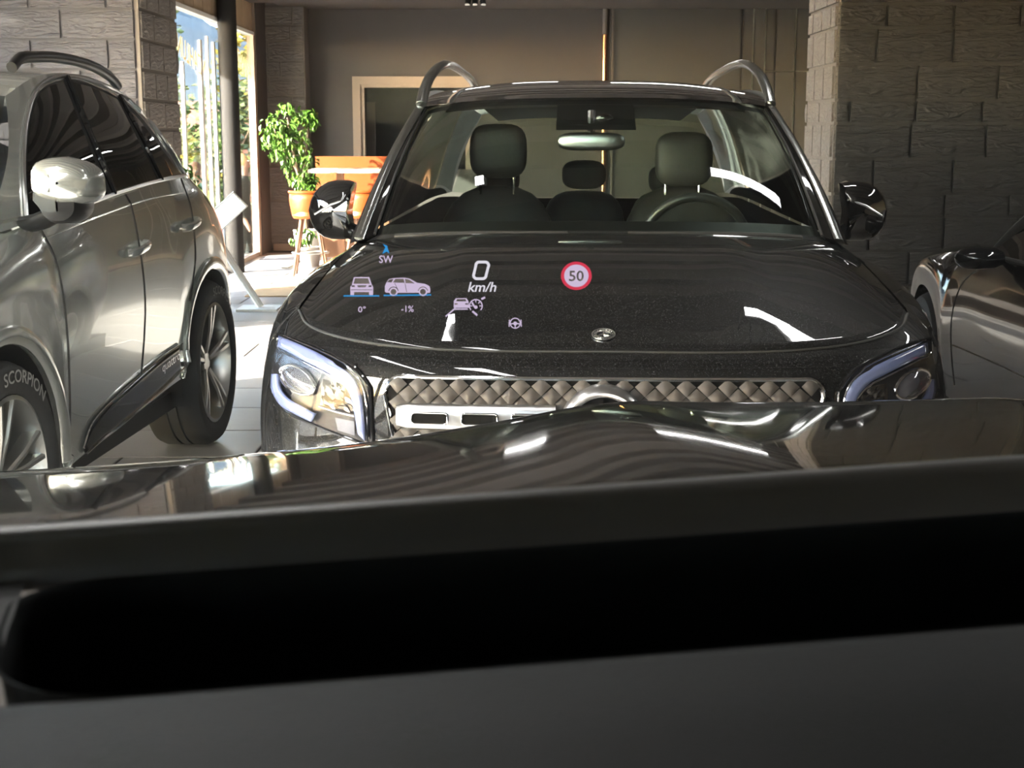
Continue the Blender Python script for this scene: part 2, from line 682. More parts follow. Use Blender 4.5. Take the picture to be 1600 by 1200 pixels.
for q in ((OX0 - .05, OX0, OZ0, OZ1), (OX1, OX1 + .05, OZ0, OZ1), (OX0, OX1, OZ0 - .05, OZ0), (OX0, OX1, OZ1, OZ1 + .05)):
    MB().box(q[0], q[1], WB + .25, WB + .40, q[2], q[3]).build('recess_side', 'black_matte', w3, False)
MB().box(OX0 + .05, OX1, WB + .10, WB + .108, OZ0, OZ1 - .04).build('pane', 'glass_dim', w3, False)
# panels, joints and pipes on the back wall
MB().box(1.25, 2.92, WB - 0.03, WB + .01, 0, CEIL).build('panel', 'wall_panel', wall_back, False)
MB().box(2.95, 3.35, WB - 0.03, WB + .01, 0, CEIL).build('panel', 'wall_panel', wall_back, False)
MB().box(3.38, 4.2, WB - 0.03, WB + .01, 0, CEIL).build('panel', 'wall_panel', wall_back, False)
for xx in (3.08, 3.235, 3.62):
    MB().box(xx - .008, xx + .008, WB - 0.04, WB - .03, 0, CEIL).build('joint_strip', 'steel_line', wall_back, False)
MB().box(3.235, 4.2, WB - 0.04, WB - .03, 2.255, 2.27).build('joint_strip', 'steel_line', wall_back, False)
MB().box(1.27, 1.30, WB - 0.06, WB - .03, 0, CEIL).build('joint_strip', 'ceiling_paint', wall_back, False)
pipe = MB().tube([(1.185, WB - .05, 0), (1.185, WB - .05, 2.72)], 0.032, 12).build('heating_pipe', 'copper', None)
tag(pipe, 'bare copper pipe running down the dark back wall', 'pipe')
conduit = MB().tube([(1.19, WB - .05, 2.72), (1.19, WB - .05, CEIL)], 0.036, 12).build('pipe_sleeve', 'ceiling_paint', None)
tag(conduit, 'brown sleeve above the copper pipe under the ceiling', 'pipe')

# ---- block walls: each block a piece, proud of recessed mortar
BLOCKS = {}


def block_mesh(w, h, m):
    key = (round(w, 3), round(h, 3), m, random.randint(0, 1))
    if key in BLOCKS:
        return BLOCKS[key]
    d, b = 0.023, 0.008
    bm = bmesh.new()
    nx, nz = 5, 3
    G = []
    for a in range(nz + 1):
        for c in range(nx + 1):
            e = a in (0, nz) or c in (0, nx)
            x = (b * 0.4 + (w - b * .8) * c / nx)
            z = (b * 0.4 + (h - b * .8) * a / nz)
            G.append(bm.verts.new((x, -d + (0.006 if e else random.uniform(-.003, .003)), z)))
    c_ = nx + 1
    for a in range(nz):
        for c in range(nx):
            bm.faces.new((G[a * c_ + c], G[a * c_ + c + 1], G[(a + 1) * c_ + c + 1], G[(a + 1) * c_ + c]))
    ring = [G[c] for c in range(nx)] + [G[a * c_ + nx] for a in range(nz)] + [G[nz * c_ + c] for c in range(nx, 0, -1)] + [G[a * c_] for a in range(nz, 0, -1)]
    back = [bm.verts.new((v.co.x + (0.004 if v.co.x < w / 2 else -.004) * 0, 0.0, v.co.z)) for v in ring]
    for k in range(len(ring)):
        n = (k + 1) % len(ring)
        bm.faces.new((ring[n], ring[k], back[k], back[n]))
    me = bpy.data.meshes.new('brick')
    bm.to_mesh(me)
    bm.free()
    me.materials.append(MATS[m])
    me.polygons.foreach_set('use_smooth', [True] * len(me.polygons))
    me.set_sharp_from_angle(angle=math.radians(50))
    BLOCKS[key] = me
    return me


def block_face(parent, M, width, height, courses, lengths, m, gap=0.012):
    """blocks on a face: local x along the wall, z up, -y outwards"""
    z, k = 0.0, 0
    while z < height - 0.02:
        h = min(courses[k % len(courses)], height - z)
        L = lengths[k % len(lengths)]
        x = -L * (0.5 if k % 2 else 0.0) - (0.13 if k % 3 == 1 else 0)
        while x < width:
            a, b_ = max(0, x), min(width, x + L)
            if b_ - a > 0.05:
                o = link(bpy.data.objects.new('brick', block_mesh(b_ - a - gap, h - gap, m)), parent)
                o.matrix_local = M @ Matrix.Translation((a + gap / 2, 0, z + gap / 2))
            x += L
        z += h
        k += 1


def wall_M(x, y, ang):
    return Matrix.Translation((x, y, 0)) @ Matrix.Rotation(ang, 4, 'Z')


# left pillar (front face towards the camera, return face towards the cars)
wall_left = struct('wall_left', MB().box(-5.0, -2.74, 10.53, 11.65, 0, CEIL), 'mortar_mauve', 'light mauve painted block pillar behind the silver car')
block_face(wall_left, wall_M(-4.9, 10.53, 0), 2.16, CEIL, [0.215], [0.585, 0.56], 'block_mauve')
wl2 = struct('wall_left_return', MB().box(-2.74, -2.71, 10.53, 11.65, 0, CEIL), 'frame_beige' if False else 'mortar_brown', 'side of the block pillar next to the window')
block_face(wl2, wall_M(-2.71, 10.53, PI / 2), 1.12, CEIL, [0.215], [0.42, 0.5, 0.36], 'block_brown', gap=0.022)
# right pillar
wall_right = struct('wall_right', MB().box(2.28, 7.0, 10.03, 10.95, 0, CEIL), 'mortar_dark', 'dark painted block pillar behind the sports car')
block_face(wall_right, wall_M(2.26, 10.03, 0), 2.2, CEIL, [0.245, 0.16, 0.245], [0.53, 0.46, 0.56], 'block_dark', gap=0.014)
wr2 = struct('wall_right_return', MB().box(2.255, 2.28, 10.03, 10.95, 0, CEIL), 'block_dark_lit', 'side face of the dark block pillar, light put into its paler colour')
block_face(wr2, wall_M(2.255, 10.95, -PI / 2), 0.92, CEIL, [0.245, 0.16, 0.245], [0.30, 0.42], 'block_dark_lit', gap=0.018)
MB().box(3.62, 3.66, 9.90, 9.97, 0, CEIL).build('downpipe', 'black_matte', wall_right, False)
# block pier beside the entrance, far left
wbl = struct('wall_back_left', MB().box(-3.27, -2.60, 18.1, 18.7, 0, CEIL), 'mortar_brown', 'brown block pier beside the glass entrance')
block_face(wbl, wall_M(-3.27, 18.1, 0), .67, CEIL, [0.20, 0.235], [0.50, 0.44], 'block_brown')
bb = struct('baseboard_back', MB().box(-3.05, 4.0, 18.04, 18.07, 0, 0.09), 'frame_beige', 'low beige skirting along the back')
# remaining shell
struct('wall_right_side', MB().box(7.0, 7.2, -5.2, 19.2, 0, CEIL), 'wall_dark', 'dark side wall of the showroom')
mb = MB()
mb.box(0.2, 7.2, -5.2, -5.0, 0, CEIL).box(-5.2, 7.2, -5.2, -5.0, 0, 0.25).box(-5.2, 7.2, -5.2, -5.0, 2.9, CEIL)
for xx in (-5.2, -2.2, 0.9, 4.0, 6.9):
    mb.box(xx, xx + .3, -5.2, -5.0, 0, CEIL)
struct('wall_front', mb, 'wall_dark', 'glazed street front of the showroom')
mb = MB()
mb.box(-5.2, -5.0, -5.2, 8.9, 0, 0.12).box(-5.2, -5.0, -5.2, 8.9, 2.92, CEIL).box(-5.2, -5.0, 8.9, 11.65, 0, CEIL)
for yy in (-5.2, -1.6, 2.0, 5.2):
    mb.box(-5.2, -5.0, yy, yy + .08, 0, CEIL)
struct('wall_left_side', mb, 'wall_dark', 'glazed side wall of the showroom')
p = MB().box(-5.11, -5.10, -5, 8.9, .12, 2.92).build('window_4', 'glass_pane', None, False)
tag(p, 'glazing of the side wall', None, None, 'structure')
p = MB().box(-5, 7, -5.11, -5.10, .25, 2.9).build('window_5', 'glass_pane', None, False)
tag(p, 'glazing of the street front', None, None, 'structure')

# ---- glass entrance on the left, x = -3
FX = -3.13
w1 = empty('window_1', (FX, 0, 0), label='tall shop window with mirrored lettering beside the block pillar')
w1['kind'] = 'structure'
MB().box(-.006, .006, 11.6, 15.55, 0.05, 2.66).build('pane', 'glass_pane', w1, False)
for yy, z0, z1, wd in ((13.7, 0.05, 2.15, .06), (14.5, .05, 2.40, .10), (14.83, .05, 2.46, .05), (15.15, .05, 2.42, .08)):
    MB().box(-.012, .012, yy - wd / 2, yy + wd / 2, z0, z1).build('mullion', 'frame_white', w1, False)
MB().box(-.03, .03, 11.6, 15.6, 0, .05).build('window_sill', 'frame_beige', w1, False)
w2 = empty('window_2', (FX, 0, 0), label='narrow glass pane with mirrored lettering beyond the black column')
w2['kind'] = 'structure'
MB().box(-.006, .006, 15.6, 17.3, 0.05, 2.66).build('pane', 'glass_pane', w2, False)
MB().box(-.04, .04, 17.28, 17.42, 0, CEIL).build('door_frame', 'frame_beige', w2, False)
MB().box(-.03, .03, 15.6, 17.28, 0, .05).build('window_sill', 'frame_beige', w2, False)
# wooden boards above the glass
hd = struct('trim_1', MB().box(FX - .09, FX - .03, 11.65, 17.4, 2.66, CEIL), 'wood_soffit', 'wooden boarded header above the entrance glass')
yy = 11.62
while yy < 17.2:
    MB().box(FX - .03, FX + .03, yy + .006, min(yy + .42, 17.27) - .006, 2.67, CEIL).build('board', 'wood_soffit', hd, False)
    yy += .42
MB().box(FX - .05, FX + .05, 11.65, 17.28, 2.63, 2.67).build('header_rail', 'frame_white', hd, False)
struct('wall_left_end', MB().box(-3.14, -3.08, 17.42, 18.2, 0, CEIL), 'wall_dark', 'short wall beside the entrance frame')


def wall_text(s, parent, y0, z0, height, cw, tilt):
    V, Fc = text_geo(s, 0, 1.0, 0.0)
    xs = max(v[0] for v in V)
    hs = max(v[1] for v in V)
    ct, st = math.cos(tilt), math.sin(tilt)
    V2 = [(0.010, y0 - v[0] / xs * cw, z0 + v[1] / hs * height + v[0] / xs * cw * math.tan(tilt)) for v in V]
    n = len(V2)
    V3 = V2 + [(0.007, b, c) for a, b, c in V2]
    F3 = list(Fc) + [tuple(i + n for i in f)[::-1] for f in Fc]
    return make('lettering', V3, F3, 'letter_white', parent, False)


wall_text('INZAHLUNGNAHME', w1, 14.75, 2.0, 0.20, 2.35, math.radians(9.5))
wall_text('FINANZIERUNG', w2, 17.22, 2.06, 0.20, 1.62, math.radians(13))

col = MB().lathe([(0.0, 0), (.10, 0), (.10, CEIL), (0, CEIL)], 24, o=(-2.99, 15.2, 0)).build('column', 'column_black', None, True)
tag(col, 'round black steel column standing in front of the entrance glass', 'column')

# ---- lamps of the room
def ceiling_light(x, y, lx, ly, label, m='led_panel'):
    t = empty('ceiling_light', (x, y, CEIL - 0.10), 0, label, 'ceiling light', 'linear showroom lights')
    MB().box(-lx / 2 - .02, lx / 2 + .02, -ly / 2 - .02, ly / 2 + .02, -.18, -.10).build('housing', 'black_matte', t, False)
    MB().box(-lx / 2, lx / 2, -ly / 2, ly / 2, -.19, -.18).build('diffuser', m, t, False)
    for sx in (-1, 1):
        MB().tube([(sx * lx * .4, 0, -.10), (sx * lx * .4, 0, .10)], .006, 6).build('hanger', 'black_matte', t)
    return t


ceiling_light(-1.2, 2.3, 0.10, 3.2, 'linear ceiling light above the gap left of the cars')
ceiling_light(3.1, 5.0, 0.10, 2.4, 'linear ceiling light above the black sports car')
ceiling_light(1.5, 12.2, 1.3, 0.10, 'cross ceiling light behind the dark block pillar')
ceiling_light(0.2, 14.6, 0.5, 0.10, 'short ceiling light over the middle of the room')
ceiling_light(-0.5, 13.2, 0.4, 0.10, 'short ceiling light near the bar table')
ceiling_light(1.35, 5.45, 0.7, 0.10, 'cross ceiling light between the black cars')
ceiling_light(-0.35, 5.4, 0.06, 0.10, 'short ceiling light above the black SUV bonnet')
ceiling_light(-0.45, 1.5, 0.12, 2.2, 'added linear light over the viewer car, brightening its dashboard ridge')  # unseen lamp, added to brighten the dashboard ridge

sp = empty('spotlight_cluster', (-0.42, 16.6, CEIL), 0, 'black cluster of ceiling spotlights in front of the back wall', 'spotlight')
MB().lathe([(0, 0), (.05, 0), (.05, -.06), (0, -.06)], 16).build('mount', 'black_matte', sp)
for dx, a in ((-.07, .35), (0.0, .0), (.08, -.3)):
    h = MB().tube([(dx * .4, 0, -.05), (dx, -.03, -.12)], .015, 8).build('arm', 'black_matte', sp)
    h = MB().tube([(dx, -.02, -.10), (dx - a * .05, -.09, -.20)], .034, 12).build('spot_head', 'black_matte', sp)
    MB().tube([(dx - a * .05, -.09, -.198), (dx - a * .051, -.092, -.204)], .028, 12).build('lamp_face', 'frame_white', h)

# ================================================================== BACKGROUND FURNITURE
def bar_stool(x, y, rz, label):
    t = empty('bar_stool', (x, y, 0), rz, label, 'bar stool', 'orange bar stools')
    # curved backrest shell facing -y, its outside towards the camera
    G = []
    for z, r in ((.60, .150), (.64, .185), (.72, .200), (.80, .210), (.87, .205)):
        row = []
        for k in range(15):
            q = math.radians(-90 - 95 + 190 * k / 14)
            drop = .0 if z < .85 else -.012 * abs(k - 7) / 7
            row.append((r * math.cos(q), r * .9 * math.sin(q), z + drop))
        G.append(row)
    gmesh('backrest', G, 'orange_leather', t, True, None, .03, -1)
    P = [(.205 * math.cos(q), .185 * math.sin(q), .875) for q in [math.radians(-185 + 190 * k / 14) for k in range(15)]]
    MB().tube(P, .016, 8).build('back_piping', 'orange_leather', t)
    MB().lathe([(0, .60), (.17, .60), (.185, .63), (.175, .67), (0, .68)], 22).build('seat', 'orange_leather', t)
    for q in (45, 135, 225, 315):
        c, s = math.cos(math.radians(q)), math.sin(math.radians(q))
        MB().tube([(.11 * c, .11 * s, .61), (.24 * c, .24 * s, 0)], [.020, .013], 8).build('leg', 'walnut', t)
    P = [(.19 * math.cos(2 * PI * k / 24), .19 * math.sin(2 * PI * k / 24), .24) for k in range(25)]
    MB().tube(P, .010, 6, False).build('foot_ring', 'steel_line', t)
    return t


bar_stool(-2.13, 14.9, 0.05, 'orange upholstered bar stool in front of the leafy indoor tree')
bar_stool(-1.58, 15.0, -0.2, 'orange bar stool mostly hidden behind the black car mirror')

bt = empty('bar_table', (-1.62, 15.9, 0), 0, 'high bar table with pale top behind the orange stools', 'table')
MB().box(-.62, .42, -.3, .3, 1.05, 1.09).build('table_top', 'table_white', bt, False)
for sx in (-.3, .2):
    MB().box(sx - .2, sx + .2, -.2, .2, 0, .03).build('base', 'walnut', bt, False)
    MB().box(sx - .04, sx + .04, -.04, .04, .03, 1.05).build('leg', 'walnut', bt, False)
mt = MB().box(-.2, .25, -.09, .09, 0, .012).build('drinks_menu', 'walnut', None, False)
mt.location = (-1.72, 15.85, 1.0905)
tag(mt, 'flat brown menu lying on the high bar table', 'menu')

bn = empty('bench', (-1.6, 17.35, 0), 0, 'orange upholstered bench below the framed opening', 'bench')
MB().box(-.82, .12, .20, .32, .62, 1.20).build('backrest', 'orange_leather', bn, False)
MB().box(-.82, .12, -.32, .22, .62, .74).build('seat', 'orange_leather', bn, False)
MB().box(-.80, .10, -.28, .30, 0, .62).build('plinth', 'walnut', bn, False)
MB().box(-.82, .12, -.34, -.28, .56, .62).build('edge_trim', 'table_white', bn, False)


def leaf_data(name, L, W, m):
    V = [(0, 0, 0), (L * .3, W * .5, .012), (L * .65, W * .42, .01), (L, 0, -.02), (L * .65, -W * .42, .01), (L * .3, -W * .5, .012), (L * .45, 0, -.004)]
    F = [(0, 1, 6), (1, 2, 6), (2, 3, 6), (3, 4, 6), (4, 5, 6), (5, 0, 6)]
    me = bpy.data.meshes.new(name)
    me.from_pydata(V, [], F)
    me.materials.append(MATS[m])
    me.polygons.foreach_set('use_smooth', [True] * len(F))
    return me, V, F


LEAF, LV, LF = leaf_data('leaf', .085, .045, 'leaf')


def leafy(t, centres, n_obj, n_stuff, rng):
    def place():
        c, r = rng.choice(centres)
        u = Vector((rng.gauss(0, 1), rng.gauss(0, 1), rng.gauss(0, 1))).normalized() * rng.uniform(.55, 1.0)
        p = Vector(c) + Vector((u.x * r[0], u.y * r[1], u.z * r[2]))
        M = Matrix.Translation(p) @ Matrix.Rotation(rng.uniform(0, 6.28), 4, 'Z') @ Matrix.Rotation(rng.uniform(.2, 1.3), 4, 'Y') @ Matrix.Rotation(rng.uniform(-.7, .7), 4, 'X') @ Matrix.Scale(rng.uniform(.7, 1.25), 4)
        return M
    for i in range(n_obj):
        o = link(bpy.data.objects.new('leaf', LEAF), t)
        o.matrix_local = place()
    mb = MB()
    for i in range(n_stuff):
        M = place()
        mb.add([M @ Vector(v) for v in LV], LF)
    if n_stuff:
        o = make('inner_leaves', mb.V, mb.F, 'leaf', t, True)
        o['kind'] = 'stuff'


rng = random.Random(3)
fi = empty('indoor_tree', (-2.62, 16.7, 0.06), 0, 'leafy green weeping fig in a pale pot beside the entrance', 'plant')
leafy(fi, [((-.02, 0, 1.55), (.30, .25, .24)), ((.06, 0, 1.25), (.26, .22, .26)), ((-.12, -.05, 1.35), (.2, .2, .25)), ((.15, 0, 1.0), (.2, .18, .25)), ((.20, 0, .82), (.12, .12, .16)), ((.28, 0, 1.60), (.07, .07, .12))], 280, 520, rng)
MB().tube([(.18, 0, .25), (.16, .02, .7), (.08, 0, 1.1), (0, 0, 1.6)], [.03, .028, .022, .01], 8).build('trunk', 'bark', fi)
MB().tube([(.14, 0, .8), (.20, .02, 1.1), (.24, 0, 1.5)], [.018, .015, .008], 8).build('branch', 'bark', fi)
MB().tube([(.10, 0, 1.0), (-.1, .02, 1.3), (-.18, 0, 1.55)], [.018, .014, .006], 8).build('branch', 'bark', fi)
MB().lathe([(0, 0), (.13, 0), (.165, .30), (.15, .30), (.14, .26), (0, .26)], 22, o=(.2, 0, 0)).build('pot', 'pot_white', fi)
MB().lathe([(0, .262), (.14, .262)], 16, o=(.2, 0, 0)).build('soil', 'soil', fi)
f2 = empty('potted_plant', (-2.28, 15.9, 0), 0, 'low potted plant with small leaves behind the orange stool', 'plant')
leafy(f2, [((-.08, 0, .34), (.16, .12, .10))], 40, 0, rng)
MB().lathe([(0, 0), (.10, 0), (.13, .22), (.115, .22), (.11, .19), (0, .19)], 20).build('pot', 'pot_white', f2)
MB().tube([(0, 0, .18), (-.03, 0, .36)], [.014, .008], 6).build('stem', 'bark', f2)
f3 = empty('potted_shrub', (-2.86, 12.5, 0), 0, 'green potted shrub peeking over the tail of the silver car', 'plant')
leafy(f3, [((-.02, 0, 1.05), (.15, .15, .22)), ((.02, 0, .8), (.14, .14, .2))], 90, 0, rng)
MB().lathe([(0, 0), (.13, 0), (.17, .32), (.155, .32), (.15, .28), (0, .28)], 20).build('pot', 'pot_white', f3)
MB().tube([(0, 0, .27), (.01, 0, .7), (-.02, 0, 1.1)], [.02, .016, .008], 6).build('stem', 'bark', f3)

dm = MB().box(-.2, .3, -.5, .38, 0.0, .018).build('doormat', 'doormat', None, False)
dm.location = (-2.78, 16.1, 0)
tag(dm, 'grey doormat on the sunlit floor by the entrance', 'doormat')
rg = MB().box(-.9, .9, -.5, .5, 0, .012).build('tan_sheet', 'sheet_tan', None, False)  # thin flat tan box lying on the tiles
rg.location = (-1.55, 13.35, 0)
tag(rg, 'flat tan sheet on the tiles behind the black car', 'tan_sheet')

# slanted white information stand
st = empty('information_stand', (-2.30, 11.9, 0), 0, 'white slanted information stand behind the silver car', 'sign stand')
Mx = Matrix.Translation((-.14, 0, .79)) @ Matrix.Rotation(math.radians(-42), 4, 'Y') @ Matrix.Rotation(math.radians(12), 4, 'X')
MB().xbox(Mx, .44, .03, .17).build('panel', 'frame_white', st, False)
MB().xbox(Mx @ Matrix.Translation((0, -.018, 0)), .41, .006, .145).build('sheet', 'sign_lit', st, False)
MB().tube([(-.24, .03, .68), (-.05, .03, .36), (.16, .03, .02)], [(.03, .03)] * 3, 8).build('leg', 'frame_white', st)
MB().box(-.02, .32, -.14, .18, 0, .02).build('base', 'frame_white', st, False)

# ================================================================== OUTSIDE
og = MB().box(-60, -3.12, 10.0, 70, -.75, -.45).build('pavement', 'pavement', None, False)
tag(og, 'sunlit pavement outside the entrance', None, None, 'structure')
og2 = MB().box(-60, 40, -40, 10.0, -.75, -.45)
og2 = MB().box(-60, -5.2, -40, 10.0, -.75, -.16).box(-5.2, 40, -40, -5.2, -.75, -.16).build('forecourt', 'pavement', None, False)
tag(og2, 'sunlit forecourt around the showroom', None, None, 'structure')
# wooded hillside
G = []
rh = random.Random(5)
for i in range(14):
    row = []
    for j in range(30):
        x = -110 + j * 4.6
        y = 62 + i * 6
        h = -0.5 + 19 * (1 - math.exp(-i * .22)) * (0.75 + .25 * math.sin(j * .55)) + rh.uniform(-.5, .9)
        row.append((x, y, h))
    G.append(row)
hl = gmesh('hillside', G, 'hill_forest', None)
tag(hl, 'distant wooded hillside in blue haze', None, None, 'structure')


def tree(x, y, h, r, m, label, n=1500, lf=.22, seed=0):
    q = random.Random(seed)
    t = empty('tree', (x, y, -.45), q.uniform(0, 6), label, 'tree', 'trees outside the window')
    tr = MB().tube([(0, 0, 0), (.05, 0, h * .35), (-.05, .05, h * .7), (0, 0, h * .92)], [.13, .10, .06, .02], 8)
    for k in range(6):
        a = q.uniform(0, 6.28)
        z = h * q.uniform(.3, .65)
        tr.tube([(0, 0, z), (r * .4 * math.cos(a), r * .4 * math.sin(a), z + h * .12), (r * .8 * math.cos(a), r * .8 * math.sin(a), z + h * .25)], [.04, .025, .01], 6)
    tr.build('trunk', 'bark', t)
    cl = [(Vector((q.uniform(-.75, .75) * r, q.uniform(-.75, .75) * r, h * q.uniform(.28, .95))), r * q.uniform(.28, .48)) for _ in range(26)]
    mb = MB()
    for i in range(n):
        c, cr_ = q.choice(cl)
        u = Vector((q.gauss(0, 1), q.gauss(0, 1), q.gauss(0, 1))).normalized() * cr_ * q.uniform(.6, 1)
        M = Matrix.Translation(c + u) @ Matrix.Rotation(q.uniform(0, 6.28), 4, 'Z') @ Matrix.Rotation(q.uniform(0, 3.1), 4, 'X')
        s = lf * q.uniform(.6, 1.3)
        mb.add([M @ Vector(v) for v in ((-s / 2, 0, 0), (0, -s * .33, .03), (s / 2, 0, 0), (0, s * .33, .03))], [(0, 1, 2, 3)])
    f = make('crown', mb.V, mb.F, m, t, False)
    f['kind'] = 'stuff'
    return t


tree(-5.6, 21.5, 2.5, 1.05, 'leaf_yellow', 'small yellow autumn tree nearest the left window edge', 2400, .16, 1)
tree(-8.6, 29.0, 3.9, 1.7, 'leaf_yellow', 'golden tree in the middle behind the shop window', 2600, .22, 2)
tree(-5.0, 25.6, 2.7, 1.3, 'leaf_green', 'green bushy tree beyond the black column', 2200, .18, 3)
tree(-12.5, 38.0, 7.0, 3.2, 'leaf_green', 'tall pale green tree high on the slope at left', 2600, .35, 4)
tree(-7.0, 46.0, 6.0, 3.0, 'leaf_yellow', 'far yellow green tree below the hillside', 2400, .35, 6)
hs = empty('red_house', (-6.4, 33.0, -.45), .2, 'red brick house corner seen through the narrow pane', 'building')
MB().box(-1.2, 1.6, 0, 2.5, 0, 2.0).build('wall', 'house_red', hs, False)
MB().add([(-1.4, -.2, 2.0), (1.8, -.2, 2.0), (1.8, 2.7, 2.0), (-1.4, 2.7, 2.0), (-1.4, 1.2, 2.7), (1.8, 1.2, 2.7)], [(0, 1, 5, 4), (2, 3, 4, 5), (0, 4, 3), (1, 2, 5), (0, 3, 2, 1)]).build('roof', 'roof_tile', hs, False)
for wx in (-.7, .5):
    MB().box(wx, wx + .6, -.03, .02, .8, 1.5).build('window', 'frame_white', hs, False)


# ---- two people outside
def person(x, y, z, rz, label, top, hair_m, seed):
    t = empty('person', (x, y, z), rz, label, 'person')
    J = {'pelvis': (0, 0, .93), 'spine': (0, .01, 1.12), 'chest': (0, .01, 1.30), 'neck': (0, 0, 1.46), 'head0': (0, -.01, 1.54), 'head': (0, -.02, 1.63), 'head2': (0, -.01, 1.70)}
    R = {'pelvis': (.15, .11), 'spine': (.135, .10), 'chest': (.16, .11), 'neck': (.055, .055), 'head0': (.062, .075), 'head': (.078, .095), 'head2': (.055, .065)}
    E = [('pelvis', 'spine'), ('spine', 'chest'), ('chest', 'neck'), ('neck', 'head0'), ('head0', 'head'), ('head', 'head2')]
    for s, n in ((-1, 'l'), (1, 'r')):
        J.update({'sh' + n: (s * .18, 0, 1.38), 'el' + n: (s * .25, .04, 1.12), 'wr' + n: (s * .24, -.10, .92), 'ha' + n: (s * .235, -.13, .85),
                  'hip' + n: (s * .09, 0, .86), 'kn' + n: (s * .10, -.02 * s, .48), 'an' + n: (s * .10, .01, .09), 'to' + n: (s * .11, -.13, .04)})
        R.update({'sh' + n: (.062, .062), 'el' + n: (.046, .046), 'wr' + n: (.030, .030), 'ha' + n: (.034, .026), 'hip' + n: (.092, .092), 'kn' + n: (.06, .06), 'an' + n: (.042, .042), 'to' + n: (.036, .03)})
        E += [('chest', 'sh' + n), ('sh' + n, 'el' + n), ('el' + n, 'wr' + n), ('wr' + n, 'ha' + n), ('pelvis', 'hip' + n), ('hip' + n, 'kn' + n), ('kn' + n, 'an' + n), ('an' + n, 'to' + n)]
        for k in range(5):       # fingers
            a = 'f%d%s' % (k, n)
            dx = (k - 2) * .012
            if k == 0:
                J[a] = (s * .235 - s * .045, -.15, .83)
            else:
                J[a] = (s * .235 + dx, -.155, .775 + .008 * abs(k - 2.4))
            R[a] = (.010, .010)
            E.append(('ha' + n, a))
    names = list(J)
    me = bpy.data.meshes.new('body')
    me.from_pydata([J[k] for k in names], [(names.index(a), names.index(b)) for a, b in E], [])
    o = bpy.data.objects.new('body', me)
    COL.objects.link(o)
    md = o.modifiers.new('skin', 'SKIN')
    for i, k in enumerate(names):
        me.skin_vertices[0].data[i].radius = R[k]
    me.skin_vertices[0].data[names.index('pelvis')].use_root = True
    sb = o.modifiers.new('sub', 'SUBSURF')
    sb.levels = 2
    dg = bpy.context.evaluated_depsgraph_get()
    m2 = bpy.data.meshes.new_from_object(o.evaluated_get(dg))
    bpy.data.objects.remove(o)
    for q in ('skin', top, 'cloth_dark'):
        m2.materials.append(MATS[q])
    for p_ in m2.polygons:
        c = p_.center
        p_.material_index = 0 if (c.z > 1.47 or (abs(c.x) > .17 and c.z < .95 and c.y < -.05)) else (1 if c.z > .9 else 2)
        p_.use_smooth = True
    b = bpy.data.objects.new('body', m2)
    link(b, t)
    mb = MB()
    rows = []
    for i in range(9):
        th = PI * .62 * i / 8
        rows.append([(.088 * math.sin(th) * math.cos(a), .015 + .105 * math.sin(th) * math.sin(a), 1.635 + .108 * math.cos(th) - (.05 if math.sin(a) > .2 and i > 5 else 0)) for a in [2 * PI * k / 16 for k in range(16)] ])
    mb.grid(rows, True).build('hair', hair_m, t)
    nose = MB().ellipsoid((0, -.115, 1.615), (.011, .016, .022), 8, 6).build('nose', 'skin', t)
    for s in (-1, 1):
        MB().ellipsoid((s * .03, -.098, 1.645), (.012, .008, .008), 8, 6).build('eye', 'frame_white', t)
        MB().ellipsoid((s * .082, .0, 1.63), (.010, .02, .03), 8, 6).build('ear', 'skin', t)
    MB().ellipsoid((0, -.098, 1.575), (.024, .008, .006), 8, 6).build('mouth', 'lamp_red', t)
    return t


person(-3.36, 17.7, -.50, 1.45, 'person in dark clothes standing outside behind the narrow pane', 'cloth_dark', 'hair_blond', 1)
person(-3.62, 16.3, -.58, 2.6, 'person in a lime green top standing outside the shop window', 'cloth_lime', 'hair_brown', 2)

